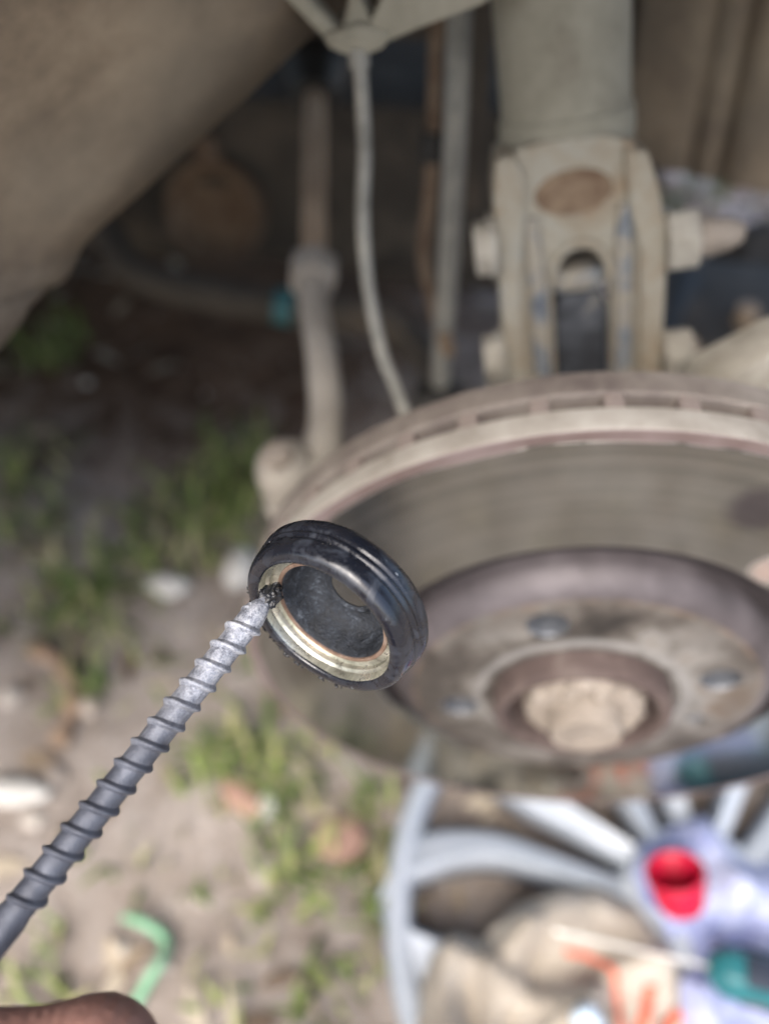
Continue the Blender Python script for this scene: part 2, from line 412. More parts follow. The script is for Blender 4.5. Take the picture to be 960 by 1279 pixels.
class MB:
    def __init__(self):
        self.v = []; self.f = []
    def add(self, verts, faces):
        n = len(self.v)
        self.v += [tuple(p) for p in verts]
        self.f += [tuple(i + n for i in f) for f in faces]
        return self
    def lathe(self, o, axis, prof, segs=64, wob=None, close=False, a0=0.0, a1=None):
        """prof: (radius, distance along axis) points, turned round the axis at o"""
        o = vec(o); ax = vec(axis).normalized()
        t = Vector((0, 0, 1)) if abs(ax.z) < 0.9 else Vector((1, 0, 0))
        e1 = ax.cross(t).normalized(); e2 = ax.cross(e1)
        full = a1 is None
        n = segs if full else segs + 1
        vs = []
        for j, (r, h) in enumerate(prof):
            for i in range(n):
                a = a0 + (2 * math.pi if full else (a1 - a0)) * i / segs
                rr = r * (1 + (wob(a, j) if wob else 0))
                vs.append(o + ax * h + (e1 * math.cos(a) + e2 * math.sin(a)) * rr)
        fs = []
        m = len(prof)
        for j in range(m if close else m - 1):
            j2 = (j + 1) % m
            for i in range(segs):
                i2 = (i + 1) % n
                fs.append((j * n + i, j * n + i2, j2 * n + i2, j2 * n + i))
        return self.add(vs, fs)
    def tube(self, path, rad_, segs=14, caps=True):
        pts = [vec(p) for p in path]
        n = len(pts)
        rs = rad_ if isinstance(rad_, (list, tuple)) else [rad_] * n
        ref = None; vs = []; fs = []
        for i, p in enumerate(pts):
            d = (pts[min(i + 1, n - 1)] - pts[max(i - 1, 0)]).normalized()
            if ref is None:
                t = Vector((0, 0, 1)) if abs(d.z) < 0.9 else Vector((1, 0, 0))
                ref = d.cross(t).normalized()
            else:
                ref = (ref - d * ref.dot(d)).normalized()
            e2 = d.cross(ref)
            for s in range(segs):
                a = 2 * math.pi * s / segs
                vs.append(p + (ref * math.cos(a) + e2 * math.sin(a)) * rs[i])
        for i in range(n - 1):
            for s in range(segs):
                s2 = (s + 1) % segs
                fs.append((i * segs + s, i * segs + s2, (i + 1) * segs + s2, (i + 1) * segs + s))
        if caps:
            fs.append(tuple(reversed(range(segs))))
            fs.append(tuple((n - 1) * segs + s for s in range(segs)))
        return self.add(vs, fs)
    def box(self, c, ex, ey, ez):
        """centre and three half-edge vectors"""
        c, ex, ey, ez = map(vec, (c, ex, ey, ez))
        vs = [c + ex * a + ey * b + ez * d for d in (-1, 1) for b in (-1, 1) for a in (-1, 1)]
        return self.add(vs, [(0, 2, 3, 1), (4, 5, 7, 6), (0, 1, 5, 4), (2, 6, 7, 3), (0, 4, 6, 2), (1, 3, 7, 5)])
    def prism(self, outline, o, ex, ey, en, thick):
        """a flat outline (x, y) in the frame ex, ey at o, extruded by thick along -en"""
        o, ex, ey, en = map(vec, (o, ex, ey, en))
        n = len(outline)
        top = [o + ex * x + ey * y for x, y in outline]
        vs = top + [p - en * thick for p in top]
        fs = [tuple(range(n)), tuple(reversed(range(n, 2 * n)))]
        for i in range(n):
            j = (i + 1) % n
            fs.append((i, i + n, j + n, j))
        return self.add(vs, fs)
    def build(self, name, mat, parent=None, origin=None, smooth=35, bevel=0.0, subd=0, merge=False):
        me = bpy.data.meshes.new(name)
        me.from_pydata(self.v, [], self.f)
        bm = bmesh.new(); bm.from_mesh(me)
        if merge:
            bmesh.ops.remove_doubles(bm, verts=bm.verts, dist=1e-6)
        bmesh.ops.recalc_face_normals(bm, faces=bm.faces)
        if bevel:
            es = [e for e in bm.edges if len(e.link_faces) == 2 and e.calc_face_angle() > rad(35)]
            bmesh.ops.bevel(bm, geom=es, offset=bevel, segments=2, profile=0.6, affect='EDGES', clamp_overlap=True)
        bm.to_mesh(me); bm.free()
        return link_mesh(name, me, mat, parent, origin, smooth)

def catmull(pts, sub=8):
    p = [vec(q) for q in pts]
    p = [p[0] * 2 - p[1]] + p + [p[-1] * 2 - p[-2]]
    out = []
    for i in range(1, len(p) - 2):
        for s in range(sub):
            t = s / sub
            out.append(0.5 * ((2 * p[i]) + (p[i + 1] - p[i - 1]) * t + (2 * p[i - 1] - 5 * p[i] + 4 * p[i + 1] - p[i + 2]) * t * t
                              + (3 * p[i] - p[i - 1] - 3 * p[i + 1] + p[i + 2]) * t ** 3))
    out.append(p[-2])
    return out

def hexagon(r, n=6, a0=0.0):
    return [(r * math.cos(a0 + 2 * math.pi * i / n), r * math.sin(a0 + 2 * math.pi * i / n)) for i in range(n)]

def frame(n):
    n = vec(n).normalized()
    t = Vector((0, 0, 1)) if abs(n.z) < 0.9 else Vector((1, 0, 0))
    e1 = t.cross(n).normalized()
    return e1, n.cross(e1), n

# ------------------------------------------------------------------ ground
def hills(x, y):
    return 0.010 * noise.noise(Vector((x * 4, y * 4, 3))) + 0.005 * noise.noise(Vector((x * 13, y * 13, 9))) + 0.0025 * noise.noise(Vector((x * 40, y * 40, 5)))
def axis_lines():
    fine = [-1.2 + 0.012 * i for i in range(201)]
    far = []
    s = 1.2; st = 0.03
    while s < 900:
        s += st; st *= 1.22; far.append(s)
    return [-q for q in reversed(far)] + fine + far
gx = axis_lines(); gy = [q + 0.3 for q in axis_lines()]
gv = []
for y in gy:
    for x in gx:
        near = max(0.0, 1 - max(abs(x), abs(y)) / 30)
        gv.append((x, y, hills(x, y) * near))
nx = len(gx)
gf = [(j * nx + i, j * nx + i + 1, (j + 1) * nx + i + 1, (j + 1) * nx + i) for j in range(len(gy) - 1) for i in range(nx - 1)]
g = MB(); g.v = gv; g.f = gf
me = bpy.data.meshes.new('ground'); me.from_pydata(gv, [], gf)
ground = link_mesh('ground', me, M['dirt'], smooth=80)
tag(ground, 'grey brown dry dirt ground with litter under the car', 'ground', kind='structure')

# gravel and litter: nobody could count it
def blob(mb, c, s, seed, sub=1, flat=0.6):
    bm = bmesh.new(); bmesh.ops.create_icosphere(bm, subdivisions=sub, radius=1)
    rz = Matrix.Rotation(seed * 2.3, 3, 'Z')
    vs = []
    for v in bm.verts:
        d = v.co.copy(); d *= 1 + 0.28 * noise.noise(d * 1.7 + Vector((seed, seed * 0.7, 0)))
        d = Vector((d.x * s[0], d.y * s[1], d.z * s[2] * 1.0))
        vs.append(vec(c) + rz @ d)
    fs = [tuple(v.index for v in f.verts) for f in bm.faces]
    bm.free(); mb.add(vs, fs)
mb = MB(); ICO = None
for i in range(2600):
    x = rnd.uniform(-1.1, 1.0); y = rnd.uniform(-0.5, 1.4)
    s = 0.002 + 0.009 * rnd.random() ** 4
    if noise.noise(Vector((x * 5, y * 5, 20))) < -0.1 and s < 0.006: continue
    if y > .2 and x < .12 and (s > .0055 or i % 2): continue
    blob(mb, (x, y, hills(x, y) + s * 0.25), (s * rnd.uniform(.8, 1.5), s, s * rnd.uniform(.5, .8)), i * 0.37)
o = mb.build('gravel', M['gravel'], smooth=0)
tag(o, 'small stones and grit scattered over the dirt', 'gravel', kind='stuff')
mb = MB()
for i in range(900):
    x = rnd.uniform(.14, .75); y = rnd.uniform(.72, 1.5)
    s = rnd.uniform(.007, .022)
    blob(mb, (x, y, hills(x, y) + s * .3), (s * rnd.uniform(.8, 1.5), s, s * rnd.uniform(.5, .8)), i * .41)
o = mb.build('rubble', M['rubble'], smooth=0)
tag(o, 'pale pinkish rubble on the ground beyond the strut', 'rubble', kind='stuff')
mb = MB()
for i in range(2200):
    x = rnd.uniform(-1.1, 1.0); y = rnd.uniform(-0.5, 1.4)
    if y > .2 and x < .12 and i % 3: continue
    a = rnd.uniform(0, 6.28); L = rnd.uniform(.006, .022); w = L * rnd.uniform(.12, .5)
    d = Vector((math.cos(a), math.sin(a), rnd.uniform(-.25, .25))); e = Vector((-math.sin(a), math.cos(a), rnd.uniform(-.3, .3)))
    c = Vector((x, y, hills(x, y) + 0.004))
    mb.add([c - d * L, c - d * L * .3 + e * w, c + d * L * .4 + e * w * .8, c + d * L, c + d * L * .4 - e * w * .8 + Vector((0, 0, .002)), c - d * L * .3 - e * w], [(0, 1, 2, 3, 4, 5)])
o = mb.build('leaf_litter', M['litter'], smooth=0)
tag(o, 'dry leaf scraps and stalks lying on the dirt', 'leaf litter', kind='stuff')

def blade(mb, x, y, L, w, a, lean):
    z = hills(x, y) - 0.002
    d = Vector((math.cos(a), math.sin(a), 0)); e = Vector((-d.y, d.x, 0))
    vs = []
    n = 4
    for i in range(n + 1):
        t = i / n
        c = Vector((x, y, z)) + Vector((0, 0, 1)) * L * (t - 0.35 * lean * t * t) + d * L * lean * t * t
        ww = w * (1 - t) ** 0.6 * (0.7 + 0.6 * min(t * 3, 1))
        if i < n:
            vs += [c - e * ww, c + e * ww]
        else:
            vs.append(c)
    mb.add(vs, [(0, 1, 3, 2), (2, 3, 5, 4), (4, 5, 7, 6), (6, 7, 8)])
tufts = [(-0.269, 0.357, 0.045, 85, 0.040), (-0.286, 0.293, 0.060, 95, 0.040), (-0.254, 0.404, 0.030, 38, 0.036), (-0.524, 0.555, 0.050, 57, 0.048), (-0.480, 0.350, 0.060, 66, 0.040), (-0.444, 0.280, 0.050, 47, 0.032), (-0.352, 0.214, 0.060, 104, 0.036), (-0.382, 0.194, 0.040, 47, 0.032), (-0.344, 0.308, 0.040, 19, 0.024), (-0.331, 0.121, 0.020, 16, 0.032), (-0.203, 0.088, 0.035, 37, 0.040), (-0.215, 0.058, 0.030, 25, 0.032), (-0.180, 0.067, 0.030, 21, 0.032), (-0.139, 0.071, 0.030, 25, 0.036), (-0.147, 0.012, 0.035, 29, 0.036), (-0.151, -0.014, 0.030, 16, 0.032), (-0.105, -0.011, 0.035, 25, 0.032), (-0.084, 0.007, 0.012, 16, 0.040), (-0.076, -0.028, 0.010, 12, 0.040), (-0.091, 0.045, 0.020, 21, 0.040), (-0.288, -0.074, 0.030, 16, 0.032), (-0.288, -0.101, 0.030, 12, 0.032), (-0.093, -0.062, 0.040, 21, 0.032), (-0.164, -0.073, 0.050, 16, 0.028), (-0.201, -0.024, 0.040, 12, 0.028), (-0.272, -0.009, 0.030, 8, 0.024), (-0.111, -0.081, 0.040, 16, 0.032), (-0.153, 0.046, 0.020, 12, 0.032), (-0.270, 0.018, 0.050, 5, 0.024), (-0.265, 0.156, 0.050, 19, 0.024), (0.313, 0.994, 0.120, 85, 0.064), (-0.188, 0.141, 0.030, 12, 0.032)]
mb = MB()
for (x, y, sp, n, h) in tufts:
    for i in range(n):
        r = sp * rnd.random() ** 0.7; a = rnd.uniform(0, 6.28)
        blade(mb, x + r * math.cos(a), y + r * math.sin(a), h * rnd.uniform(.5, 1.25), rnd.uniform(.0012, .0028), rnd.uniform(0, 6.28), rnd.uniform(.2, 1.1))
for i in range(900):                                   # stray tufts out to the sides and in front
    x = rnd.uniform(-2.2, 2.2); y = rnd.uniform(-2.6, -0.30) if i % 12 else rnd.uniform(-.4, .5)
    if abs(y) < .5 and -0.2 < x < 0.4: continue
    for q in range(rnd.randint(8, 26)):
        r = .05 * rnd.random(); a = rnd.uniform(0, 6.28)
        blade(mb, x + r * math.cos(a), y + r * math.sin(a), rnd.uniform(.02, .05), rnd.uniform(.0012, .0026), rnd.uniform(0, 6.28), rnd.uniform(.2, 1.1))
o = mb.build('grass', M['grass'], smooth=60)
tag(o, 'thin tufts of short green grass growing through the dirt', 'grass', kind='stuff')

# ------------------------------------------------------------------ car body (only the corner round the wheel arch)
car = thing('car', (0, 0.3, 0.14), 'dusty grey car corner with its wheel arch open and wheel off', 'car')
AC = Vector((0.0, 0, 0.36)); AR = 0.335
# outer wing with the arch cut out
mb = MB(); ang = [rad(-4 + 188 * i / 48) for i in range(49)]
rows = []
def wing_outer(a):
    dx, dz = math.cos(a), math.sin(a)
    k = min(((0.60 if dx > 0 else 0.95) / abs(dx)) if abs(dx) > 1e-4 else 9, (0.50 / dz) if dz > 1e-4 else 9, (0.04 / -dz) if dz < -1e-4 else 9)
    return Vector((dx * k, 0, dz * k))
def wing_y(p):
    return -0.135 - 0.02 * math.sin(min(1, max(0, (p.z - 0.1) / 0.7)) * math.pi) + 0.10 * max(0, (p.z - 0.62) / 0.25) ** 2
vs = []; fs = []
K = 9
for a in ang:
    inner = Vector((math.cos(a) * AR, 0, math.sin(a) * AR)); outer = wing_outer(a)
    if outer.length < inner.length * 1.02: outer = inner * 1.02
    for q in range(K):
        p = AC + inner.lerp(outer, q / (K - 1)); p.y = wing_y(p)
        vs.append(p)
    # a rolled lip turning inwards
    p = AC + inner; vs.append(Vector((p.x, wing_y(p) + 0.018, p.z)))
for i in range(len(ang) - 1):
    b0, b1 = i * (K + 1), (i + 1) * (K + 1)
    for q in range(K - 1): fs.append((b0 + q, b0 + q + 1, b1 + q + 1, b1 + q))
    fs.append((b0, b1, b1 + K, b0 + K))
mb.add(vs, fs)
o = mb.build('wing_panel', M['car_paint'], car, smooth=50)
md = o.modifiers.new('thick', 'SOLIDIFY'); md.thickness = 0.002
# bonnet over the engine bay
mb = MB(); vs = []; fs = []
for j in range(13):
    for i in range(13):
        x = -0.95 + 1.40 * i / 12; t = j / 12
        vs.append((x, -0.055 + 1.6 * t, 0.872 + 0.07 * math.sin(t * math.pi)))
for j in range(12):
    for i in range(12): fs.append((j * 13 + i, j * 13 + i + 1, j * 13 + i + 14, j * 13 + i + 13))
mb.add(vs, fs)
o = mb.build('bonnet', M['car_paint'], car, smooth=50)
md = o.modifiers.new('thick', 'SOLIDIFY'); md.thickness = 0.003
# arch liner sheet on the left, a curved dusty plastic shell with its torn inner edge
edge = catmull([(-0.0469, 0.1700, 0.5377), (-0.0708, 0.1550, 0.5220), (-0.0983, 0.1420, 0.5035), (-0.1189, 0.1300, 0.4896), (-0.1377, 0.1200, 0.4769), (-0.1572, 0.1100, 0.4637), (-0.1795, 0.0950, 0.4473), (-0.1947, 0.0850, 0.4370), (-0.1994, 0.0820, 0.4335), (-0.2021, 0.0810, 0.4295), (-0.2047, 0.0780, 0.4255), (-0.2097, 0.0720, 0.4221), (-0.2172, 0.0550, 0.4190), (-0.2419, 0.0350, 0.4009), (-0.2891, 0.0200, 0.3583)], 6)
vs = []; fs = []; K = 15
for e in edge:
    a = math.atan2(e.z - AC.z, e.x - AC.x)
    lip = Vector((math.cos(a) * (AR + .004), -0.125, AC.z + math.sin(a) * (AR + .004)))
    for q in range(K):
        t = q / (K - 1)
        p = e.lerp(lip, t)
        rr = Vector((math.cos(a), 0, math.sin(a)))
        p = p + rr * (0.018 * math.sin(math.pi * t)) - rr * 0.006 * (0.5 + 0.5 * math.sin(t * 16 + 1.0)) * (1 - t)
        p += Vector((0, 0, 1)) * 0.006 * noise.noise(p * 14)
        vs.append(p)
for i in range(len(edge) - 1):
    for q in range(K - 1): fs.append((i * K + q, i * K + q + 1, (i + 1) * K + q + 1, (i + 1) * K + q))
mb = MB().add(vs, fs)
o = mb.build('arch_liner', M['liner'], car, smooth=60)
tag(o, 'tan dusty plastic arch liner with a diagonal edge')
md = o.modifiers.new('thick', 'SOLIDIFY'); md.thickness = 0.003
# inner wing behind the strut: ribbed dusty panel ending above the ground
vs = []; fs = []
N = 150
for i in range(N + 1):
    x = 0.030 + 0.36 * i / N
    yy = 0.285 - 0.055 * math.sqrt(max(0.0, 1 - ((x - .15) / .125) ** 2)) + 0.016 * math.exp(-((x - .0745) / .0042) ** 2) + 0.010 * math.exp(-((x - .060) / .003) ** 2)
    for q, z in enumerate((0.388, 0.393, 0.43, 0.50, 0.62, 0.87)):
        vs.append((x + (z - .39) * -0.12, yy + (0.012 if q == 0 else 0), z - 0.03 * max(0, (x - 0.02)) * (z < .45)))
for i in range(N):
    for q in range(5): fs.append((i * 6 + q, i * 6 + q + 1, i * 6 + q + 7, i * 6 + q + 6))
o = MB().add(vs, fs).build('inner_wing', M['liner'], car, smooth=60)
md = o.modifiers.new('thick', 'SOLIDIFY'); md.thickness = 0.004
# underbody, sill, cross panel that close the car from above
o = MB().box((-0.62, 1.10, 0.28), (0.66, 0, 0), (0, 0.52, 0), (0, 0, 0.04)).build('floor_pan', M['dark_under'], car, bevel=0.01)  # floor set low so that it darkens the ground beneath
o = MB().box((-0.40, 1.02, 0.62), (0.55, 0, 0), (0, 0.02, 0), (0, 0, 0.25)).build('engine_block', M['dark_iron'], car, bevel=0.02)
o = MB().box((-0.36, 0.40, 0.56), (0.34, 0, 0), (0, 0.015, 0), (0, 0, 0.16)).build('engine_bay_side', M['dark_under'], car, bevel=0.008)
o = MB().box((-1.02, 0.45, 0.30), (0.30, 0, 0), (0, 0.56, 0), (0, 0, 0.09)).build('side_light_block', M['dark_under'], car, bevel=0.02)  # unseen box added to block side light under the car
o = MB().box((0.115, 0.36, 0.62), (0.135, 0, 0), (0, 0.012, 0), (0, 0, 0.25)).build('engine_bay_side', M['dark_under'], car, bevel=0.008)
o = MB().box((-0.72, 0.12, 0.40), (0.22, 0, 0), (0, 0.22, 0), (0, 0, 0.05)).build('sill', M['dark_under'], car, bevel=0.02)

# ------------------------------------------------------------------ running gear behind the disc
def seg(a, b, n=2):
    a, b = vec(a), vec(b); return [a.lerp(b, i / (n - 1)) for i in range(n)]

# subframe
sf = thing('subframe', (-0.15, 0.5, 0.2), 'dark pressed steel subframe beam behind the tie rod', 'subframe')
MB().prism([(-.46, -.02), (-.44, .09), (-.2, .105), (-.02, .10), (.10, .085), (.12, .00), (.02, -.06), (-.12, -.055), (-.22, -.035), (-.30, -.045)], (0, .47, .225), (1, 0, 0), (0, 0, 1), (0, -1, 0), .09).build('beam', M['black_iron'], sf, bevel=.008)
MB().lathe((-0.2618, 0.4520, 0.2431), (0, -1, .35), [(.001, -.012), (.026, -.012), (.036, .0), (.041, .006), (.042, -.04)], 32).build('pressed_cup', M['recess_rust'], sf)
MB().lathe((-0.2532, 0.4300, 0.3057), (0, -1, .5), [(.001, .004), (.010, .004), (.011, -.01)], 6).build('bolt', M['recess_rust'], sf)

# lower control arm
ca = thing('control_arm', (0.1, 0.35, 0.17), 'black lower control arm with round rubber bush beside the strut', 'control arm')
MB().prism([(0.1016, 0.4482), (0.1584, 0.4682), (0.2421, 0.4542), (0.2476, 0.3604), (0.1760, 0.3346), (0.1509, 0.3117), (0.1263, 0.3550), (0.0990, 0.3682)], (0, 0, .215), (1, 0, 0), (0, 1, 0), (0, 0, 1), .035).build('arm', M['black_iron'], ca, bevel=.008)
MB().tube([(.02, .10, .165), (.06, .22, .185), (.14, .44, .195)], [.022, .024, .024]).build('arm_tube', M['black_rubber'], ca)
MB().lathe((0.2224, 0.5000, 0.1772), (.2, -.6, 1), [(.001, .03), (.03, .032), (.043, .022), (.046, 0), (.046, -.03)], 32).build('bush', M['dark_under'], ca)
MB().lathe((0.1711, 0.3729, 0.2220), (0, 0, 1), [(.0005, .006), (.008, .006), (.009, -.01)], 6).build('bolt', M['rod'], ca)

# anti-roll bar
ar = thing('anti_roll_bar', (-0.2772, 0.4000, 0.1955), 'thin black anti-roll bar with a teal paint mark', 'anti-roll bar')
bar = catmull([(-0.3670, 0.4400, 0.2468), (-0.3440, 0.4200, 0.2315), (-0.3245, 0.4000, 0.2162), (-0.2760, 0.3900, 0.2069), (-0.1982, 0.3850, 0.1992), (-0.1174, 0.3800, 0.1950), (-0.0828, 0.3600, 0.1847), (-0.0627, 0.3000, 0.1974), (-0.0604, 0.2000, 0.2671)], 8)
MB().tube(bar, .0140, 16).build('bar', M['dark_under'], ar)
MB().tube(catmull([(-0.2017, 0.3830, 0.2012), (-0.1944, 0.3830, 0.2000), (-0.1871, 0.3830, 0.1989)], 4), .0147, 16).build('paint_mark', M['tealpaint'], ar)

# steering knuckle and hub carrier (behind the disc)
kn = thing('steering_knuckle', (0, 0.07, 0.2), 'blue grey cast steering knuckle clamped in the strut bracket', 'knuckle')
MB().lathe((0, .034, .30), (0, 1, 0), [(.001, 0), (.05, 0), (.055, .01), (.05, .05), (.035, .075), (.001, .075)], 40).build('hub_carrier', M['knuckle'], kn)
MB().tube([(0, .07, .30), (-.02, .085, .31), (-.07, .085, .312), (-0.1261, 0.0850, 0.3129)], [.022, .018, .014, .013], 14).build('steering_arm', M['rod_end'], kn)
MB().prism([(.018, .375), (.0245, .4085), (.043, .4255), (.065, .437), (.10, .435), (.13, .40), (.12, .35), (.05, .34)], (0, .05, 0), (1, 0, 0), (0, 0, 1), (0, -1, 0), .02).build('caliper_mount', M['bolt_dust'], kn, bevel=.003)

# ------------------------------------------------------------------ strut
SX, SA, SN = Vector((0.9810, 0.0462, 0.1886)), Vector((-0.1942, 0.2334, 0.9528)), Vector((0.0000, -0.9713, 0.2380))
SO = Vector((-0.0008, 0.0966, 0.3667))                  # a point on the bracket's front plane, low down
def st(x, t, o=0.0):                    # bracket frame in millimetres: across, along the strut, outwards
    return SO + SX * x * .001 + SA * t * .001 + SN * o * .001
strut = thing('suspension_strut', st(0, -10, -22), 'tan dusty suspension strut with bolted clevis bracket above the brake disc', 'strut')
MB().lathe(st(-2.5, 0, -26), SA, [(.001, .085), (.022, .085), (.0236, .088), (.0240, .096), (.0236, .100), (.0236, .30), (.0245, .302), (.0245, .50)], 64).build('tube', M['dust_metal'], strut)
MB().lathe(st(-2.5, 0, -26), SA, [(.0225, .090), (.0246, .092), (.0252, .097), (.0248, .1030), (.0234, .1045)], 64).build('collar', M['dust_metal'], strut)
# front web with an arched slot open at the bottom
arch = [(10.5 * math.cos(rad(a)) - 1.8, 49 + 12.5 * math.sin(rad(a))) for a in range(0, 181, 15)]
outl = [(24, -30)] + [(25, 62), (21, 82), (18, 94), (8, 98), (-12, 99), (-22, 98), (-27, 90), (-29, 72), (-30, -30), (-13.5, -30)] + list(reversed(arch)) + [(9, -30)]
outl = [(x * .001, t * .001) for x, t in outl]
MB().prism(outl, SO, SX, SA, SN, .005).build('front_web', M['dust_rust'], strut, bevel=.0012)
# flanges left and right
MB().prism([(q[0] * .001, q[1] * .001) for q in [(-24.5, -30), (-24, 56), (-21, 74), (-20, 90), (-24, 97), (-30, 96), (-32, 84), (-32.5, 60), (-34.5, -30)]], st(0, 0, 4), SX, SA, SN, .034).build('flange', M['dust_rust'], strut, bevel=.0015)
MB().prism([(q[0] * .001, q[1] * .001) for q in [(27, -30), (29, 40), (29, 62), (26, 78), (22, 91), (14, 93), (15.5, 75), (19.5, 56), (19.5, -30)]], st(0, 0, 4), SX, SA, SN, .034).build('flange', M['dust_rust'], strut, bevel=.0015)
# pressed-in rusty hollow under the tube, ribs beside the slot
def ring_prism(cx, ct, rx, rt, n=24): return [((cx + rx * math.cos(2 * math.pi * i / n)) * .001, (ct + rt * math.sin(2 * math.pi * i / n)) * .001) for i in range(n)]
MB().prism(ring_prism(-3.2, 80.5, 14.0, 8.0), st(0, 0, .8), SX, SA, SN, .004).build('hollow', M['recess_rust'], strut, bevel=.0008)
MB().tube([st(-19, 74, 0), st(-18.6, 60, .5), st(-18, 50, 1), st(-18.5, -20, 1)], [.003, .0036, .0036, .0036], 10).build('rib', M['grey_patch'], strut)
MB().tube([st(14.5, 74, 0), st(14, 60, .5), st(13.6, 50, 1), st(13.8, -20, 1)], [.003, .0036, .0036, .0036], 10).build('rib', M['grey_patch'], strut)
MB().tube([st(10.8 * math.cos(rad(a)) - 1.8, 49 + 13 * math.sin(rad(a)), 1) for a in range(-10, 191, 12)], .0018, 8).build('slot_lip', M['dust_rust'], strut)
# clamp bolts: head on one side, nut and stud on the other
for nm, t0, tx in (('up', 62.5, 0), ('low', 17.0, 1)):
    b = MB().prism(hexagon(.0105, 6, .5), st(-40.5 - tx, t0 + 3.5, 2), SA, SN, -SX, .009).build('bolt_head', M['bolt_dust'], strut, bevel=.0014)
    MB().lathe(st(-33 - tx, t0 + 3.5, 2), -SX, [(.012, 0), (.0122, .002), (.008, .0024), (.001, .0024)], 24).build('washer', M['bolt_dust'], b)
    n2 = MB().prism(hexagon(.0115, 6, .2), st(28.5, t0 - 4.5, 2), SA, SN, -SX, .011).build('nut', M['bolt_dust'], strut, bevel=.0014)
    MB().lathe(st(39, t0 - 4.5, 2), SX, [(.0074, 0), (.0070, .006), (.0058, .012), (.0036, .0165), (.0005, .0178)] if nm == 'up' else [(.0062, 0), (.0060, .003), (.0005, .0035)], 18).build('stud', M['hub_tan'], n2)
# black tongue of the knuckle inside the slot
MB().prism([(q[0] * .001, q[1] * .001) for q in [(-12, -35), (-12, 34), (-9, 40), (6, 40), (9, 34), (9, -35)]], st(0, 0, -7), SX, SA, SN, .025).build('tongue', M['knuckle'], kn, bevel=.002)
MB().prism([(q[0] * .001, q[1] * .001) for q in [(-12, 41), (-12.5, 50), (9, 50), (9, 41)]], st(0, 0, -5), SX, SA, SN, .02).build('lug', M['grey_patch'], kn, bevel=.003)
# arm that carries the sensor cable
br = MB()
for oy, out in ((.111, [(-0.1274, 0.5162), (-0.1195, 0.5164), (-0.1131, 0.5047), (-0.1018, 0.4941), (-0.1070, 0.4913), (-0.1192, 0.5029)]),
                (.1125, [(-0.1020, 0.5164), (-0.0944, 0.5165), (-0.0947, 0.5022), (-0.0903, 0.4940), (-0.1021, 0.4923), (-0.0991, 0.5021)]),
                (.110, [(-0.0931, 0.4956), (-0.0881, 0.5039), (-0.0780, 0.5091), (-0.0467, 0.5219), (-0.0451, 0.5103), (-0.0584, 0.5021), (-0.0776, 0.4951), (-0.0881, 0.4905)])):
    br.prism(out, (0, oy, 0), (1, 0, 0), (0, 0, 1), (0, -1, 0), .009)
br.build('cable_bracket', M['dust_metal'], strut, bevel=.0018)
ft = MB().prism([(-0.1076, 0.4932), (-0.1057, 0.4891), (-0.1007, 0.4874), (-0.0934, 0.4874), (-0.0877, 0.4896), (-0.0847, 0.4947), (-0.0953, 0.4967)], (0, .109, 0), (1, 0, 0), (0, 0, 1), (0, -1, 0), .012).build('bracket_foot', M['dust_metal'], strut, bevel=.0025)

# ------------------------------------------------------------------ tie rod with boot, lock nut and rod end
tr = thing('tie_rod', (-0.1153, 0.1000, 0.3202), 'brown dusty steering tie rod with lock nut and bent rod end', 'tie rod')
A = Vector((-0.1591, 0.4000, 0.3732)); B = Vector((-0.1340, 0.2050, 0.3475))
ax = (B - A).normalized()
bo = MB().lathe(A - ax * .10, ax, [(.030, 0)] + [q for i in range(7) for q in ((.032 - i * .0012, .006 + i * .015), (.027 - i * .0012, .0135 + i * .015))] + [(.018, .115), (.0135, .128), (.001, .128)], 40).build('rubber_boot', M['black_rubber'], tr)
MB().tube([A, A.lerp(B, .5), B], .0068, 18).build('rod', M['rod'], tr)
MB().prism(hexagon(.0135, 6, .3), B + ax * .009, *(lambda f: (f[0], f[1], f[2]))(frame(ax)), .016).build('lock_nut', M['rod_end'], tr, bevel=.0012)
MB().tube(catmull([B, (-0.1311, 0.1850, 0.3412), (-0.1217, 0.1450, 0.3365), (-0.1168, 0.1200, 0.3275), (-0.1164, 0.1000, 0.3201), (-0.1217, 0.0880, 0.3129)], 6), [.0085] * 6 + [.0078] * 8 + [.0082] * 8 + [.0092] * 9, 18).build('rod_end', M['rod_end'], tr)
jb = P1 = Vector((-0.1319, 0.0850, 0.3124))
MB().lathe(jb + Vector((0, 0, .012)), (-.1, -.15, 1), [(.001, .006), (.009, .0055), (.0125, .002), (.0145, -.006), (.0145, -.016), (.012, -.024), (.016, -.03), (.012, -.038), (.001, -.04)], 28).build('ball_joint', M['rod_end'], tr)
MB().lathe(jb + Vector((-.001, -.003, .017)), (-.1, -.15, 1), [(.0075, -.002), (.0075, .0045), (.006, .006), (.001, .0062)], 6).build('castle_nut', M['hub_tan'], tr)

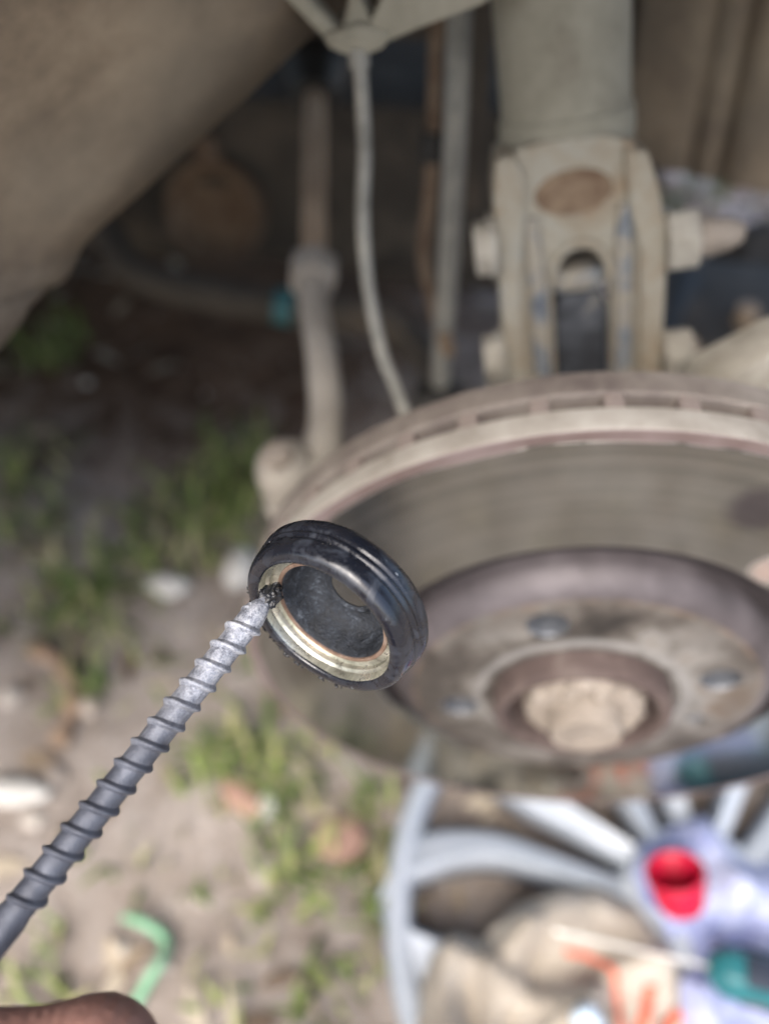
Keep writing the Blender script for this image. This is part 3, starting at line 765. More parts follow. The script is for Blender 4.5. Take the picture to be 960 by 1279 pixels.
# ------------------------------------------------------------------ drop link, sensor cable, brake hose
dl = thing('drop_link', (-0.0623, 0.1700, 0.2989), 'long thin grey drop link rod beside the strut', 'drop link')
MB().tube(catmull([(-0.0661, 0.2000, 0.5088), (-0.0650, 0.1900, 0.4806), (-0.0631, 0.1800, 0.4294), (-0.0624, 0.1700, 0.3776), (-0.0625, 0.1600, 0.3183), (-0.0619, 0.1550, 0.2948)], 5), .0052, 14).build('rod', M['wire'], dl)
MB().lathe((-0.0624, 0.1570, 0.3016), (1, 0, .1), [(.001, -.012), (.011, -.012), (.013, -.004), (.013, .006), (.009, .012), (.001, .012)], 20).build('ball_end', M['black_rubber'], dl)
ho = thing('brake_hose', (-0.0737, 0.2400, 0.3982), 'thin brown brake hose with black fitting hanging behind the drop link', 'hose')
MB().tube(catmull([(-0.0728, 0.2500, 0.4816), (-0.0747, 0.2450, 0.4549), (-0.0744, 0.2400, 0.4290), (-0.0736, 0.2350, 0.4005), (-0.0746, 0.2300, 0.3732), (-0.0748, 0.2100, 0.3524), (-0.0595, 0.1500, 0.3417)], 5), .0036, 10).build('hose', M['recess_rust'], ho)
MB().tube([(-0.0733, 0.2360, 0.4100), (-0.0737, 0.2340, 0.3969)], .0072, 12).build('fitting', M['black_rubber'], ho)
MB().tube(catmull([(-0.0571, 0.2300, 0.4868), (-0.0551, 0.2250, 0.4585), (-0.0535, 0.2200, 0.4303), (-0.0521, 0.2100, 0.3848)], 5), .0048, 10).build('pipe', M['dark_under'], ho)
wi = thing('sensor_cable', (-0.0758, 0.0600, 0.3878), 'grey sensor cable hanging from the strut bracket to the disc', 'cable')
MB().tube(catmull([(-0.0964, 0.1120, 0.4912), (-0.0952, 0.1100, 0.4777), (-0.0942, 0.1070, 0.4581), (-0.0945, 0.1000, 0.4383), (-0.0923, 0.0920, 0.4174), (-0.0870, 0.0820, 0.3961), (-0.0806, 0.0720, 0.3851), (-0.0735, 0.0620, 0.3740), (-0.0634, 0.0600, 0.3453)], 8), .0026, 12).build('cable', M['wire'], wi)
MB().tube([(-0.0962, 0.1120, 0.4889), (-0.0957, 0.1110, 0.4836)], .0036, 12).build('grommet', M['wire'], wi)

# ------------------------------------------------------------------ brake disc on its hub
HC = Vector((0, 0, .30))
disc = thing('brake_disc', HC, 'large vented brake disc with rusty rim and round centre hat', 'brake disc')
OUT = (0, -1, 0)
R = .135
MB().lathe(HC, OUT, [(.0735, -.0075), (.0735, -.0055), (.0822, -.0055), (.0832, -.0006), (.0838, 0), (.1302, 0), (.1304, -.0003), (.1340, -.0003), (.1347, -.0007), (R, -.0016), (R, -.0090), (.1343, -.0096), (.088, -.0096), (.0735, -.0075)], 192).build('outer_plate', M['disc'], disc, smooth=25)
MB().lathe(HC, OUT, [(.084, -.0154), (.1343, -.0154), (R, -.0160), (R, -.0249), (.1343, -.0257), (.084, -.0257), (.084, -.0154)], 160).build('inner_plate', M['disc_back'], disc, smooth=25)
# cooling vanes between the plates share one mesh
vm = MB().box((.1135, 0, 0), (.0211, 0, 0), (0, .0033, 0), (0, 0, .0030))
v0 = None
for i in range(40):
    a = 2 * math.pi * (i + .35) / 40
    if v0 is None:
        v0 = vm.build('vane', M['vane'], None, bevel=.0008)
        v0.parent = disc; v = v0
    else:
        v = v0.copy(); col.objects.link(v)
    v.location = (0, .01265, 0)
    v.rotation_euler = (0, a, 0)
MB().lathe(HC, OUT, [(.1272, -.0092), (.1272, -.0158)], 120).build('vent_core', M['vane'], disc)
# hat with bolt holes cut through it
hat = MB().lathe(HC, OUT, [(.0745, -.012), (.0752, -.001), (.0746, .0018), (.0722, .0054), (.0695, .0076), (.0665, .0088), (.060, .0091), (.0395, .0091), (.0382, .0098), (.0372, .0098), (.0366, .0091), (.0350, .0089), (.0345, .004), (.0345, -.012), (.0745, -.012)], 128).build('hat', M['hat'], disc, smooth=30)
def bore(obj, holes):
    mb = MB()
    for (x, z, r) in holes:
        mb.lathe(HC + Vector((x, 0, z)), OUT, [(0.00001, -.03), (r, -.03), (r, .0085), (r * 1.15, .0115), (0.00001, .0115)], 28)
    me = bpy.data.meshes.new('cut'); me.from_pydata(mb.v, [], mb.f)
    bm = bmesh.new(); bm.from_mesh(me); bmesh.ops.remove_doubles(bm, verts=bm.verts, dist=1e-5); bmesh.ops.recalc_face_normals(bm, faces=bm.faces); bm.to_mesh(me); bm.free()
    c = bpy.data.objects.new('cut', me); col.objects.link(c)
    me.transform(Matrix.Translation(-HC)); c.location = HC
    bm = bmesh.new(); bm.from_mesh(obj.data); bmesh.ops.remove_doubles(bm, verts=bm.verts, dist=1e-6); bmesh.ops.recalc_face_normals(bm, faces=bm.faces); bm.to_mesh(obj.data); bm.free()
    md = obj.modifiers.new('b', 'BOOLEAN'); md.object = c; md.operation = 'DIFFERENCE'; md.solver = 'EXACT'
    bpy.context.view_layer.update()
    dg = bpy.context.evaluated_depsgraph_get()
    new = bpy.data.meshes.new_from_object(obj.evaluated_get(dg))
    obj.modifiers.clear(); old = obj.data; obj.data = new; new.name = 'hat'
    bpy.data.meshes.remove(old); bpy.data.objects.remove(c); bpy.data.meshes.remove(me)
    new.shade_smooth(); new.set_sharp_from_angle(angle=rad(30))
holes = [(-0.0201, 0.0485, 0.0076), (0.0480, 0.0204, 0.0076), (-0.0461, -0.0159, 0.0076), (0.0479, -0.0111, 0.0035)]
bore(hat, holes)
for (x, z, r) in holes:
    MB().lathe(HC + Vector((x, 0, z)), OUT, [(r * .99, -.0118), (r * .99, .0086), (r * .93, .0080), (r * .93, -.0118)], 28).build('bolt_hole_sleeve', M['hub_metal'], disc)
MB().lathe(HC, OUT, [(.070, -.0235), (.070, -.0125), (.069, -.0122), (.036, -.0122), (.036, -.0235)], 96).build('hub_flange', M['hub_metal'], disc)
sp = MB().lathe(HC, OUT, [(.0343, .000), (.0343, .0150), (.0336, .0172), (.0326, .0178), (.0296, .0178), (.0288, .0172), (.0280, .004), (.001, .004)], 96).build('hub_spigot', M['spigot'], disc, smooth=30)
MB().lathe(HC, OUT, [(.0326, .0174), (.0324, .0184), (.0300, .0184), (.0298, .0174)], 96).build('spigot_rim', M['spigot'], sp, smooth=30)
# axle nut with scalloped rim, slot and threaded stub
nw = lambda a, j: 0.035 * math.cos(a * 14) if j in (1, 2) else 0
nut = MB().lathe(HC + Vector((.0012, 0, 0)), OUT, [(.0215, .003), (.0225, .004), (.0225, .0150), (.0212, .0166), (.0150, .0170), (.0140, .0165)], 112, wob=nw).build('axle_nut', M['hub_tan'], disc, smooth=40)
MB().lathe(HC + Vector((.001, 0, 0)), OUT, [(.0140, .006), (.0140, .0235), (.0128, .0262), (.0060, .0266), (.0045, .0258), (.0005, .0256)], 64, wob=lambda a, j: -.08 if j in (0, 1, 2) and abs(math.sin(a * .5 + .4)) > .985 else 0).build('axle_stub', M['hub_tan'], nut, smooth=40)
for dx, dz in ((-.0075, .0165), (.0035, .0160), (.0175, -.004)):
    MB().box(HC + Vector((dx, -.0168, dz)), (.0026, 0, 0), (0, .0022, 0), (0, 0, .0040)).build('nut_key', M['hub_tan'], nut, bevel=.0012)

# ------------------------------------------------------------------ hubcap lying on the ground
HB = Vector((0.1249, -0.0107, 0.0300)); HB.z = 0
cap = thing('hubcap', HB, 'silver grey plastic hubcap with paired spokes lying face up on the dirt', 'hubcap')
def dome(r): return .046 - .016 * (r / .2) ** 2
MB().lathe(HB, (0, 0, 1), [(.200, .002), (.2012, .012), (.2008, .024), (.1992, .0290), (.1965, .0318), (.1915, .0326), (.1870, .0312), (.1840, .0262), (.1830, .016), (.1830, .004), (.186, .002)], 160).build('rim', M['hubcap'], cap)
MB().lathe(HB, (0, 0, 1), [(.052, .012), (.053, .036), (.050, .043), (.040, .047), (.032, .047), (.030, .045), (.012, .0465), (.0005, .047)], 80).build('centre', M['hubcap'], cap)
for kx in range(7):
    a0 = rad(157 + kx * 360 / 7)
    for sg in (1, -1):
        vs = []; fs = []; n = 18; m = 9
        for i in range(n + 1):
            t = i / n; r = .044 + t * .1415
            fl = max(0, (t - .5) / .5) ** 2; off = sg * (.0112 + .018 * t + .033 * fl)
            w = .0074 + .0062 * t + .0160 * fl
            d = Vector((math.cos(a0), math.sin(a0), 0)); e = Vector((-d.y, d.x, 0))
            zt = dome(r) - .002 - .004 * max(0, t - .85) / .15
            for q in range(m):
                u = -1 + 2 * q / (m - 1)
                ridge = .0035 * math.exp(-((u * sg - .55) / .28) ** 2)
                zz = zt - .014 * abs(u) ** 4 + ridge - (.016 if abs(u) > .99 else 0)
                vs.append(HB + d * r + e * (off + u * w) + Vector((0, 0, zz)))
        for i in range(n):
            for q in range(m - 1): fs.append((i * m + q, i * m + q + 1, (i + 1) * m + q + 1, (i + 1) * m + q))
        o = MB().add(vs, fs).build('spoke', M['hubcap'], cap, smooth=60)
        md = o.modifiers.new('thick', 'SOLIDIFY'); md.thickness = .0025

# ------------------------------------------------------------------ cloths on the hubcap
def dist_seg(p, a, b):
    ab = b - a; t = max(0, min(1, (p - a).dot(ab) / max(ab.length_squared, 1e-12)))
    return (p - a - ab * t).length
def inside(p, poly):
    c = False; n = len(poly)
    for i in range(n):
        a, b = poly[i], poly[i - 1]
        if (a.y > p.y) != (b.y > p.y) and p.x < (b.x - a.x) * (p.y - a.y) / (b.y - a.y) + a.x: c = not c
    return c
def cloth_height(poly, ridges, base, top, fold, seed):
    def h(x, y):
        p = Vector((x, y)); e = min(dist_seg(p, poly[i - 1], poly[i]) for i in range(len(poly)))
        s = min(1, e / .016); s = s * s * (3 - 2 * s)
        z = base + (top - base) * s
        for pts, hh, w in ridges:
            d = min(dist_seg(p, pts[i], pts[i + 1]) for i in range(len(pts) - 1))
            z += hh * math.exp(-(d / w) ** 2)
        q = Vector((x * 16 + seed, y * 16, seed))
        wv = noise.noise(q) * 1.3
        n1 = 1 - abs(noise.noise(Vector((x * 22 + wv * 1.4, y * 10 + seed, 4))))
        n2 = 1 - abs(noise.noise(Vector((x * 12 + wv, y * 30 - seed, 8))))
        z += fold * ((n1 - .7) * 1.3 + (n2 - .7) * .8) + fold * .15 * noise.noise(Vector((x * 110, y * 110, seed)))
        return z
    return h
def make_cloth(name, poly, hf, mat, parent=None, step=.0022):
    poly = [Vector(q) for q in poly]
    x0 = min(p.x for p in poly); x1 = max(p.x for p in poly); y0 = min(p.y for p in poly); y1 = max(p.y for p in poly)
    nx = int((x1 - x0) / step) + 1; ny = int((y1 - y0) / step) + 1
    idx = {}; vs = []; fs = []
    for j in range(ny + 1):
        for i in range(nx + 1):
            p = Vector((x0 + i * step, y0 + j * step))
            pw = p + Vector((noise.noise(Vector((p.x * 60, p.y * 60, 1))), noise.noise(Vector((p.x * 60, p.y * 60, 7))))) * .004
            if inside(pw, poly):
                idx[i, j] = len(vs); vs.append((p.x, p.y, hf(p.x, p.y)))
    for (i, j) in idx:
        q = [(i, j), (i + 1, j), (i + 1, j + 1), (i, j + 1)]
        if all(c in idx for c in q): fs.append(tuple(idx[c] for c in q))
    o = MB().add(vs, fs).build(name, mat, parent, smooth=80)
    md = o.modifiers.new('soft', 'SMOOTH'); md.factor = .5; md.iterations = 6
    md = o.modifiers.new('thick', 'SOLIDIFY'); md.thickness = .0016; md.offset = 1
    return o
tan_poly = [Vector(q) for q in ((-0.0509, -0.1087), (-0.0520, -0.0740), (-0.0471, -0.0505), (-0.0353, -0.0407), (-0.0157, -0.0390), (0.0001, -0.0254), (0.0245, -0.0112), (0.0550, -0.0057), (0.0841, -0.0136), (0.0969, -0.0271), (0.1039, -0.0439), (0.1138, -0.0678), (0.1158, -0.1052), (0.0276, -0.1267), (-0.0324, -0.1284))]
tan_ridges = [([Vector(q) for q in ((-0.0348, -0.0459), (-0.0166, -0.0583), (0.0087, -0.0724), (0.0291, -0.0734), (0.0452, -0.0704))], .010, .0075),
              ([Vector(q) for q in ((0.0052, -0.0284), (0.0325, -0.0160), (0.0666, -0.0177), (0.0926, -0.0384))], .007, .013),
              ([Vector(q) for q in ((-0.0355, -0.0537), (-0.0385, -0.0745), (-0.0341, -0.0972))], .012, .008),
              ([Vector(q) for q in ((-0.0109, -0.0515), (-0.0082, -0.0758), (-0.0110, -0.0989))], .008, .006),
              ([Vector(q) for q in ((0.0026, -0.0375), (0.0408, -0.0364), (0.0776, -0.0461))], .006, .012),
              ([Vector(q) for q in ((0.0068, -0.0584), (0.0305, -0.0501), (0.0490, -0.0527))], -.004, .009),
              ([Vector(q) for q in ((0.0451, -0.0712), (0.0238, -0.0885), (0.0098, -0.1080))], .012, .0055),
              ([Vector(q) for q in ((0.0451, -0.0712), (0.0579, -0.0561), (0.0914, -0.0470))], .010, .006),
              ([Vector(q) for q in ((-0.0211, -0.0689), (-0.0164, -0.0862), (-0.0206, -0.1071))], -.006, .006),
              ([Vector(q) for q in ((0.0017, -0.0797), (0.0036, -0.0940))], -.009, .005),
              ([Vector(q) for q in ((0.0123, -0.0322), (0.0023, -0.0483), (0.0058, -0.0605))], .009, .006)]
tan_h = cloth_height(tan_poly, tan_ridges, .038, .048, .008, 2.0)
rag = thing('rag', (sum(p.x for p in tan_poly) / len(tan_poly), sum(p.y for p in tan_poly) / len(tan_poly), .034), 'crumpled beige cloth with orange trim heaped on the hubcap', 'rag')
make_cloth('cloth', tan_poly, tan_h, M['beige_cloth'], rag)
def on_cloth(pts, hf, lift): return [Vector((x, y, hf(x, y) + lift)) for x, y in pts]
def densify(pts, n=6):
    return [(q.x, q.y) for q in catmull([(x, y, 0) for x, y in pts], n)]
for pts, r in ((((0.0346, -0.0451), (0.0471, -0.0466), (0.0574, -0.0515), (0.0627, -0.0626), (0.0633, -0.0744), (0.0634, -0.0888)), .0022),
               (((0.0823, -0.0593), (0.0801, -0.0690), (0.0762, -0.0783), (0.0723, -0.0881)), .0034),
               (((0.0977, -0.0714), (0.0904, -0.0782), (0.0838, -0.0871)), .0032)):
    path = densify(pts)
    MB().tube(on_cloth(path, tan_h, .0025), r, 10).build('trim', M['orange'], rag)
blue_poly = [Vector(q) for q in ((0.0883, 0.0290), (0.0993, 0.0330), (0.1167, 0.0377), (0.1305, 0.0506), (0.1433, 0.0399), (0.1558, 0.0245), (0.1776, 0.0199), (0.2208, 0.0211), (0.2139, -0.0345), (0.1816, -0.1135), (0.0960, -0.1208), (0.0969, -0.0771), (0.0985, -0.0549), (0.1138, -0.0414), (0.0995, -0.0357), (0.0863, -0.0189), (0.0792, 0.0041))]
blue_ridges = [([Vector(q) for q in ((0.1216, 0.0372), (0.1346, 0.0107), (0.1384, -0.0078), (0.1574, -0.0198))], .012, .009),
               ([Vector(q) for q in ((0.1146, -0.0190), (0.1467, -0.0025), (0.1802, -0.0042))], .012, .012),
               ([Vector(q) for q in ((0.1100, -0.0238), (0.1076, -0.0414))], -.016, .006),
               ([Vector(q) for q in ((0.0998, -0.0525), (0.1070, -0.0639), (0.1078, -0.0850))], .012, .010),
               ([Vector(q) for q in ((0.1250, -0.0399), (0.1543, -0.0331), (0.1817, -0.0350))], .010, .008),
               ([Vector(q) for q in ((0.0879, 0.0165), (0.0883, -0.0075), (0.0963, -0.0294))], .008, .007)]
blue_h = cloth_height(blue_poly, blue_ridges, .040, .052, .009, 5.0)
bl = make_cloth('cloth', blue_poly, blue_h, M['blue_cloth'])
bl.name = 'cloth'
tag(bl, 'pale blue white crumpled cloth under the red cap', 'cloth')

# red cap nestled in the blue cloth
RA = Vector((-0.3022, 0.5002, 0.8115)); RO = Vector((0.1010, -0.0193, 0.0747))
rc = thing('red_cap', RO, 'open red plastic cap lying tilted on the pale blue cloth', 'cap')
MB().lathe(RO, RA, [(.0005, 0), (.0115, 0), (.0132, .0015), (.0146, .006), (.0165, .0235), (.0166, .0250), (.0158, .0253), (.0150, .0243), (.0134, .006), (.0115, .0032), (.0005, .003)], 56).build('cup', M['red'], rc)
MB().lathe(RO, RA, [(.0162, .0205), (.0171, .0210), (.0173, .0240), (.0167, .0254), (.0159, .0256)], 56).build('bead', M['red'], rc)

# screwdriver lying over both cloths
sd0 = Vector((0.0236, -0.0419, 0.0820)); sd1 = Vector((0.1103, -0.0543, 0.0880)); sd2 = Vector((0.1888, -0.0677, 0.0880))
sd = thing('screwdriver', sd1, 'screwdriver with teal and black handle and thin steel shaft on the cloths', 'screwdriver')
MB().tube([sd0, sd0.lerp(sd1, .03), sd0.lerp(sd1, .06), sd1, sd1.lerp(sd2, .1)], [.0010, .0013, .0010, .0010, .0010], 12).build('shaft', M['steel'], sd)
dx = (sd2 - sd1).normalized()
hL = (sd2 - sd1).length
hd = MB().lathe(sd1, dx, [(.0005, -.004), (.006, -.004), (.010, .0), (.0125, .004), (.0130, .012), (.0118, .02), (.0125, .035), (.0138, .06), (.0135, hL - .006), (.009, hL), (.0005, hL)], 40, wob=lambda a, j: .05 * math.cos(a * 6)).build('handle', M['teal'], sd)
e1, e2, e3 = frame(dx)
up = (Vector((0, 0, 1)) - dx * dx.z).normalized(); sidev = dx.cross(up)
for q in range(3):
    a = q * 2.094
    nrm = up * math.cos(a) + sidev * math.sin(a); tg = dx.cross(nrm)
    MB().box(sd1 + dx * (.012 + (hL - .02) / 2) + nrm * .0108, dx * ((hL - .02) / 2), tg * .0078, nrm * .0030).build('grip', M['grip_black'], hd, bevel=.002)

# small bottle half under the beige rag
gb = thing('marker_bottle', (0.0450, -0.0886, 0.0750), 'small dark green bottle with pale blue cap on the beige cloth', 'bottle')
b0 = Vector((0.0494, -0.1008, 0.0750)); b1 = Vector((0.0368, -0.0815, 0.0830))
bx = (b1 - b0).normalized(); bl_ = (b1 - b0).length
MB().lathe(b0, bx, [(.0005, 0), (.010, 0), (.0108, .002), (.0108, bl_ - .018), (.0085, bl_ - .012), (.0075, bl_ - .008)], 32).build('body', M['bottle'], gb)
MB().lathe(b0, bx, [(.0078, bl_ - .012), (.0080, bl_ - .002), (.0062, bl_ + .003), (.0005, bl_ + .0045)], 32).build('cap', M['pale_cap'], gb)

# ------------------------------------------------------------------ single things lying on the dirt
def stone(name, c, s, seed, mat, label, cat, rot=0):
    bm = bmesh.new(); bmesh.ops.create_icosphere(bm, subdivisions=3, radius=1)
    for v in bm.verts:
        d = v.co.copy(); d *= 1 + .22 * noise.noise(d * 1.6 + Vector((seed, 0, seed))) + .06 * noise.noise(d * 5 + Vector((seed, 0, 0)))
        v.co = Vector((d.x * s[0], d.y * s[1], d.z * s[2]))
    bm.transform(Matrix.Translation(c) @ Matrix.Rotation(rot, 4, 'Z'))
    me = bpy.data.meshes.new(name); bm.to_mesh(me); bm.free()
    return tag(link_mesh(name, me, mat, None, c, smooth=40), label, cat)
def gz(p, dz=0): p = Vector(p); p.z = hills(p.x, p.y) + dz; return p
stone('stone', gz((-0.2913, 0.2260, 0.0000), .006), (.021, .011, .009), 3, M['white_stone'], 'white flat stone on the dirt beside the grass tufts', 'stone')
stone('chalk_lump', gz((-0.3603, 0.0358, 0.0000), .006), (.03, .010, .008), 8, M['white_stone'], 'long white chalky lump near the curved dry stem', 'stone', .05)
stone('pale_stone', gz((-0.2327, 0.2534, 0.0000), .006), (.014, .022, .014), 12, M['white_stone'], 'pale upright stone beside the brake disc edge', 'stone')
stone('clay_shard', gz((-0.1879, 0.0464, 0.0000), .006), (.019, .010, .008), 5, M['shard'], 'orange clay shard lying in the grass', 'shard', -.5)
stone('grey_pebble', gz((-0.1678, 0.0422, 0.0000), .005), (.009, .010, .008), 15, M['white_stone'], 'small grey pebble touching the orange clay shard', 'stone')
stone('brown_stone', gz((-0.1120, 0.0240, 0.0000), .005), (.019, .017, .009), 21, M['shard'], 'dull pinkish brown stone between grass and hubcap', 'stone')
stem = [gz(p, .007) for p in ((-0.3880, 0.1556, 0.0000), (-0.3637, 0.1462, 0.0000), (-0.3422, 0.1242, 0.0000), (-0.3350, 0.0980, 0.0000), (-0.3375, 0.0743, 0.0000))]
o = MB().tube(catmull(stem, 6), [.0065 + .002 * math.sin(i * .9) for i in range(25)], 12).build('dry_stem', M['twig'], None, stem[2])
tag(o, 'curved dry tan stem lying on the dirt', 'stem')
path = [gz(p, .012) for p in ((-0.2495, -0.0405, 0.0000), (-0.2320, -0.0439, 0.0000), (-0.2179, -0.0514, 0.0000), (-0.2152, -0.0653, 0.0000), (-0.2231, -0.0805, 0.0000), (-0.2314, -0.0965, 0.0000))]
pp = catmull(path, 6); vs = []; fs = []
for i, p in enumerate(pp):
    d = (pp[min(i + 1, len(pp) - 1)] - pp[max(i - 1, 0)]).normalized(); e = d.cross(Vector((0, 0, 1))).normalized()
    w = .0034 if i > 2 else .0026
    vs += [p - e * w + Vector((0, 0, .004 * math.sin(i * .4))), p + Vector((0, 0, .0015 + .004 * math.sin(i * .4))), p + e * w + Vector((0, 0, .004 * math.sin(i * .4)))]
for i in range(len(pp) - 1):
    for q in (0, 1): fs.append((i * 3 + q, i * 3 + q + 1, i * 3 + q + 4, i * 3 + q + 3))
o = MB().add(vs, fs).build('plastic_strip', M['greenstrip'], None, pp[6], smooth=60)
md = o.modifiers.new('thick', 'SOLIDIFY'); md.thickness = .0012
tag(o, 'bent bright green plastic strip lying on the dirt', 'strip')

# ------------------------------------------------------------------ rubber seal hung on the screw
F = Vector((-0.0845, -0.0766, 0.4457)); NR = Vector((-0.4164, -0.9002, 0.1277))
RR = .0200
seal = thing('rubber_seal', F, 'wet black rubber seal ring with zinc sleeve hung on the screw point', 'seal ring')
def pr(l): return [(r * RR, h * RR) for r, h in l]
def ww(a, j): return .004 * math.sin(3 * a + .6) + .0025 * math.sin(7 * a + j)
sr = MB().lathe(F, NR, pr([(.800, -.10), (.792, -.03), (.797, -.008), (.812, .000), (.85, .004), (.885, .002), (.915, -.009), (.938, -.028), (.956, -.055), (.968, -.09), (.975, -.13), (.979, -.165), (.980, -.19), (.972, -.202), (.970, -.215), (.976, -.230), (.992, -.245), (.998, -.262), (.995, -.280), (.984, -.291), (.985, -.303), (1.003, -.318), (1.010, -.340), (1.013, -.38), (1.008, -.43), (.988, -.475), (.945, -.508), (.88, -.525), (.78, -.52), (.70, -.50)]), 160, wob=ww).build('rubber_ring', M['seal'], seal, smooth=60)
MB().lathe(F, NR, pr([(.835, -.05), (.805, -.02), (.793, -.025), (.785, -.05), (.775, -.115), (.755, -.135), (.745, -.14), (.74, -.155), (.735, -.19), (.70, -.20), (.665, -.20)]), 128).build('metal_sleeve', M['zinc'], seal, smooth=30)
MB().lathe(F, NR, pr([(.672, -.198), (.668, -.182), (.65, -.176), (.628, -.182), (.622, -.20), (.622, -.22)]), 128).build('copper_ring', M['copper'], seal, smooth=40)
MB().lathe(F, NR, pr([(.640, -.19), (.618, -.20), (.600, -.26), (.585, -.40), (.555, -.52), (.47, -.590), (.37, -.615), (.285, -.612), (.245, -.595), (.235, -.57), (.250, -.545), (.275, -.54), (.295, -.555), (.32, -.60), (.40, -.66), (.52, -.66), (.62, -.60), (.72, -.52)]), 128, wob=lambda a, j: .006 * math.sin(5 * a + j)).build('inner_lip', M['cup'], seal, smooth=50)
# crumbs of torn rubber and grit along the lower edge
e1, e2, e3 = frame(NR)
mb = MB(); r2 = random.Random(3)
DOWN = Vector((-0.5692, -0.7319, -0.3746)); ALONG = Vector((0.8126, -0.4314, -0.3918))
for i in range(90):
    a = r2.gauss(rad(105), rad(24)); d = ALONG * math.cos(a) + e3.cross(ALONG) * math.sin(a) * -1
    s = r2.uniform(.00012, .00045)
    c = F + d * RR * r2.uniform(.93, .955) + NR * RR * r2.uniform(-.06, -.01)
    blob(mb, c, (s * r2.uniform(1, 2), s, s), i * .7)
mb.build('torn_crumbs', M['tar'], seal, smooth=0)['kind'] = 'stuff'
mb = MB()
for i in range(46):
    a = r2.gauss(rad(-70), rad(45)); d = ALONG * math.cos(a) + e3.cross(ALONG) * math.sin(a) * -1
    s = r2.uniform(.00004, .00013)
    c = F + d * RR * .985 + NR * RR * r2.uniform(-.30, -.05)
    blob(mb, c, (s, s, s), i * .9)
mb.build('grit', M['seal'], seal, smooth=0)['kind'] = 'stuff'

# ------------------------------------------------------------------ screw
T1 = Vector((-0.0956, -0.0712, 0.4478)); T0 = Vector((-0.1504, -0.1602, 0.4224))
sl = (T1 - T0).length; sdv = (T1 - T0).normalized()
q_ = sdv.to_track_quat('Z', 'Y')
screw = thing('screw', T0, 'long grey coarse threaded screw held by the hand, whitened near its point', 'screw')
screw.rotation_euler = q_.to_euler()
bpy.context.view_layer.update()
def local_build(mb, name, mat, parent, smooth=35):
    me = bpy.data.meshes.new(name); me.from_pydata(mb.v, [], mb.f)
    bm = bmesh.new(); bm.from_mesh(me); bmesh.ops.recalc_face_normals(bm, faces=bm.faces); bm.to_mesh(me); bm.free()
    me.materials.append(mat); me.shade_smooth(); me.set_sharp_from_angle(angle=rad(smooth))
    o = bpy.data.objects.new(name, me); col.objects.link(o); o.parent = parent
    return o
Z = (0, 0, 1); Z0 = (0, 0, 0)
PITCH = .00465; CR = .00282; TRD = .00365
shank_end = 0.0360
prof = [(CR * 1.12, .004), (CR * 1.14, shank_end - .002), (CR, shank_end)] + [(CR * (1 - .04 * i / 30) + .00004 * math.sin(i * 2.3), shank_end + (sl - .006 - shank_end) * i / 30) for i in range(1, 31)] + [(CR * .8, sl - .004), (CR * .45, sl - .0015), (.0003, sl)]
local_build(MB().lathe(Z0, Z, prof, 40), 'shank', M['screw'], screw, 60)
vs = []; fs = []; n = int((sl - .005 - shank_end) / PITCH * 48)
for i in range(n + 1):
    t = i / n; z = shank_end + (sl - .005 - shank_end) * t; a = 2 * math.pi * z / PITCH + .9
    g_ = min(1, (1 - t) * 40, t * 40)
    nick = .00012 * noise.noise(Vector((z * 900, 0, 2))) 
    rt = CR * .93 + (TRD + nick - CR * .93) * g_ * (1 - .10 * t)
    e = Vector((math.cos(a), math.sin(a), 0))
    for r, dz in ((CR * .9, -.00110), (rt - .00020, -.00036), (rt, -.00018), (rt, .00018), (rt - .00020, .00036), (CR * .9, .00110)):
        vs.append(e * r + Vector((0, 0, z + dz)))
for i in range(n):
    for q in range(5): fs.append((i * 6 + q, i * 6 + q + 1, (i + 1) * 6 + q + 1, (i + 1) * 6 + q))
local_build(MB().add(vs, fs), 'thread', M['screw'], screw, 50)
local_build(MB().lathe(Z0, Z, [(.0005, -.0012), (.0030, -.0014), (.0062, -.0008), (.0066, .0), (.0058, .0014), (.0036, .0040), (CR, .0055)], 32), 'head', M['screw'], screw)
# blob of black grease where the point bites into the seal
mb = MB()
bm = bmesh.new(); bmesh.ops.create_icosphere(bm, subdivisions=4, radius=1)
vs = []
for v in bm.verts:
    d = v.co.copy(); d *= 1 + .35 * noise.noise(d * 2.2 + Vector((4, 1, 0))) + .22 * noise.noise(d * 6) + .08 * noise.noise(d * 14)
    vs.append(T1 - sdv * .0002 + q_ @ Vector((d.x * .0022, d.y * .0020, d.z * .0028)))
mb.add(vs, [tuple(v.index for v in f.verts) for f in bm.faces]); bm.free()
mb.build('grease_blob', M['tar'], seal, smooth=60)

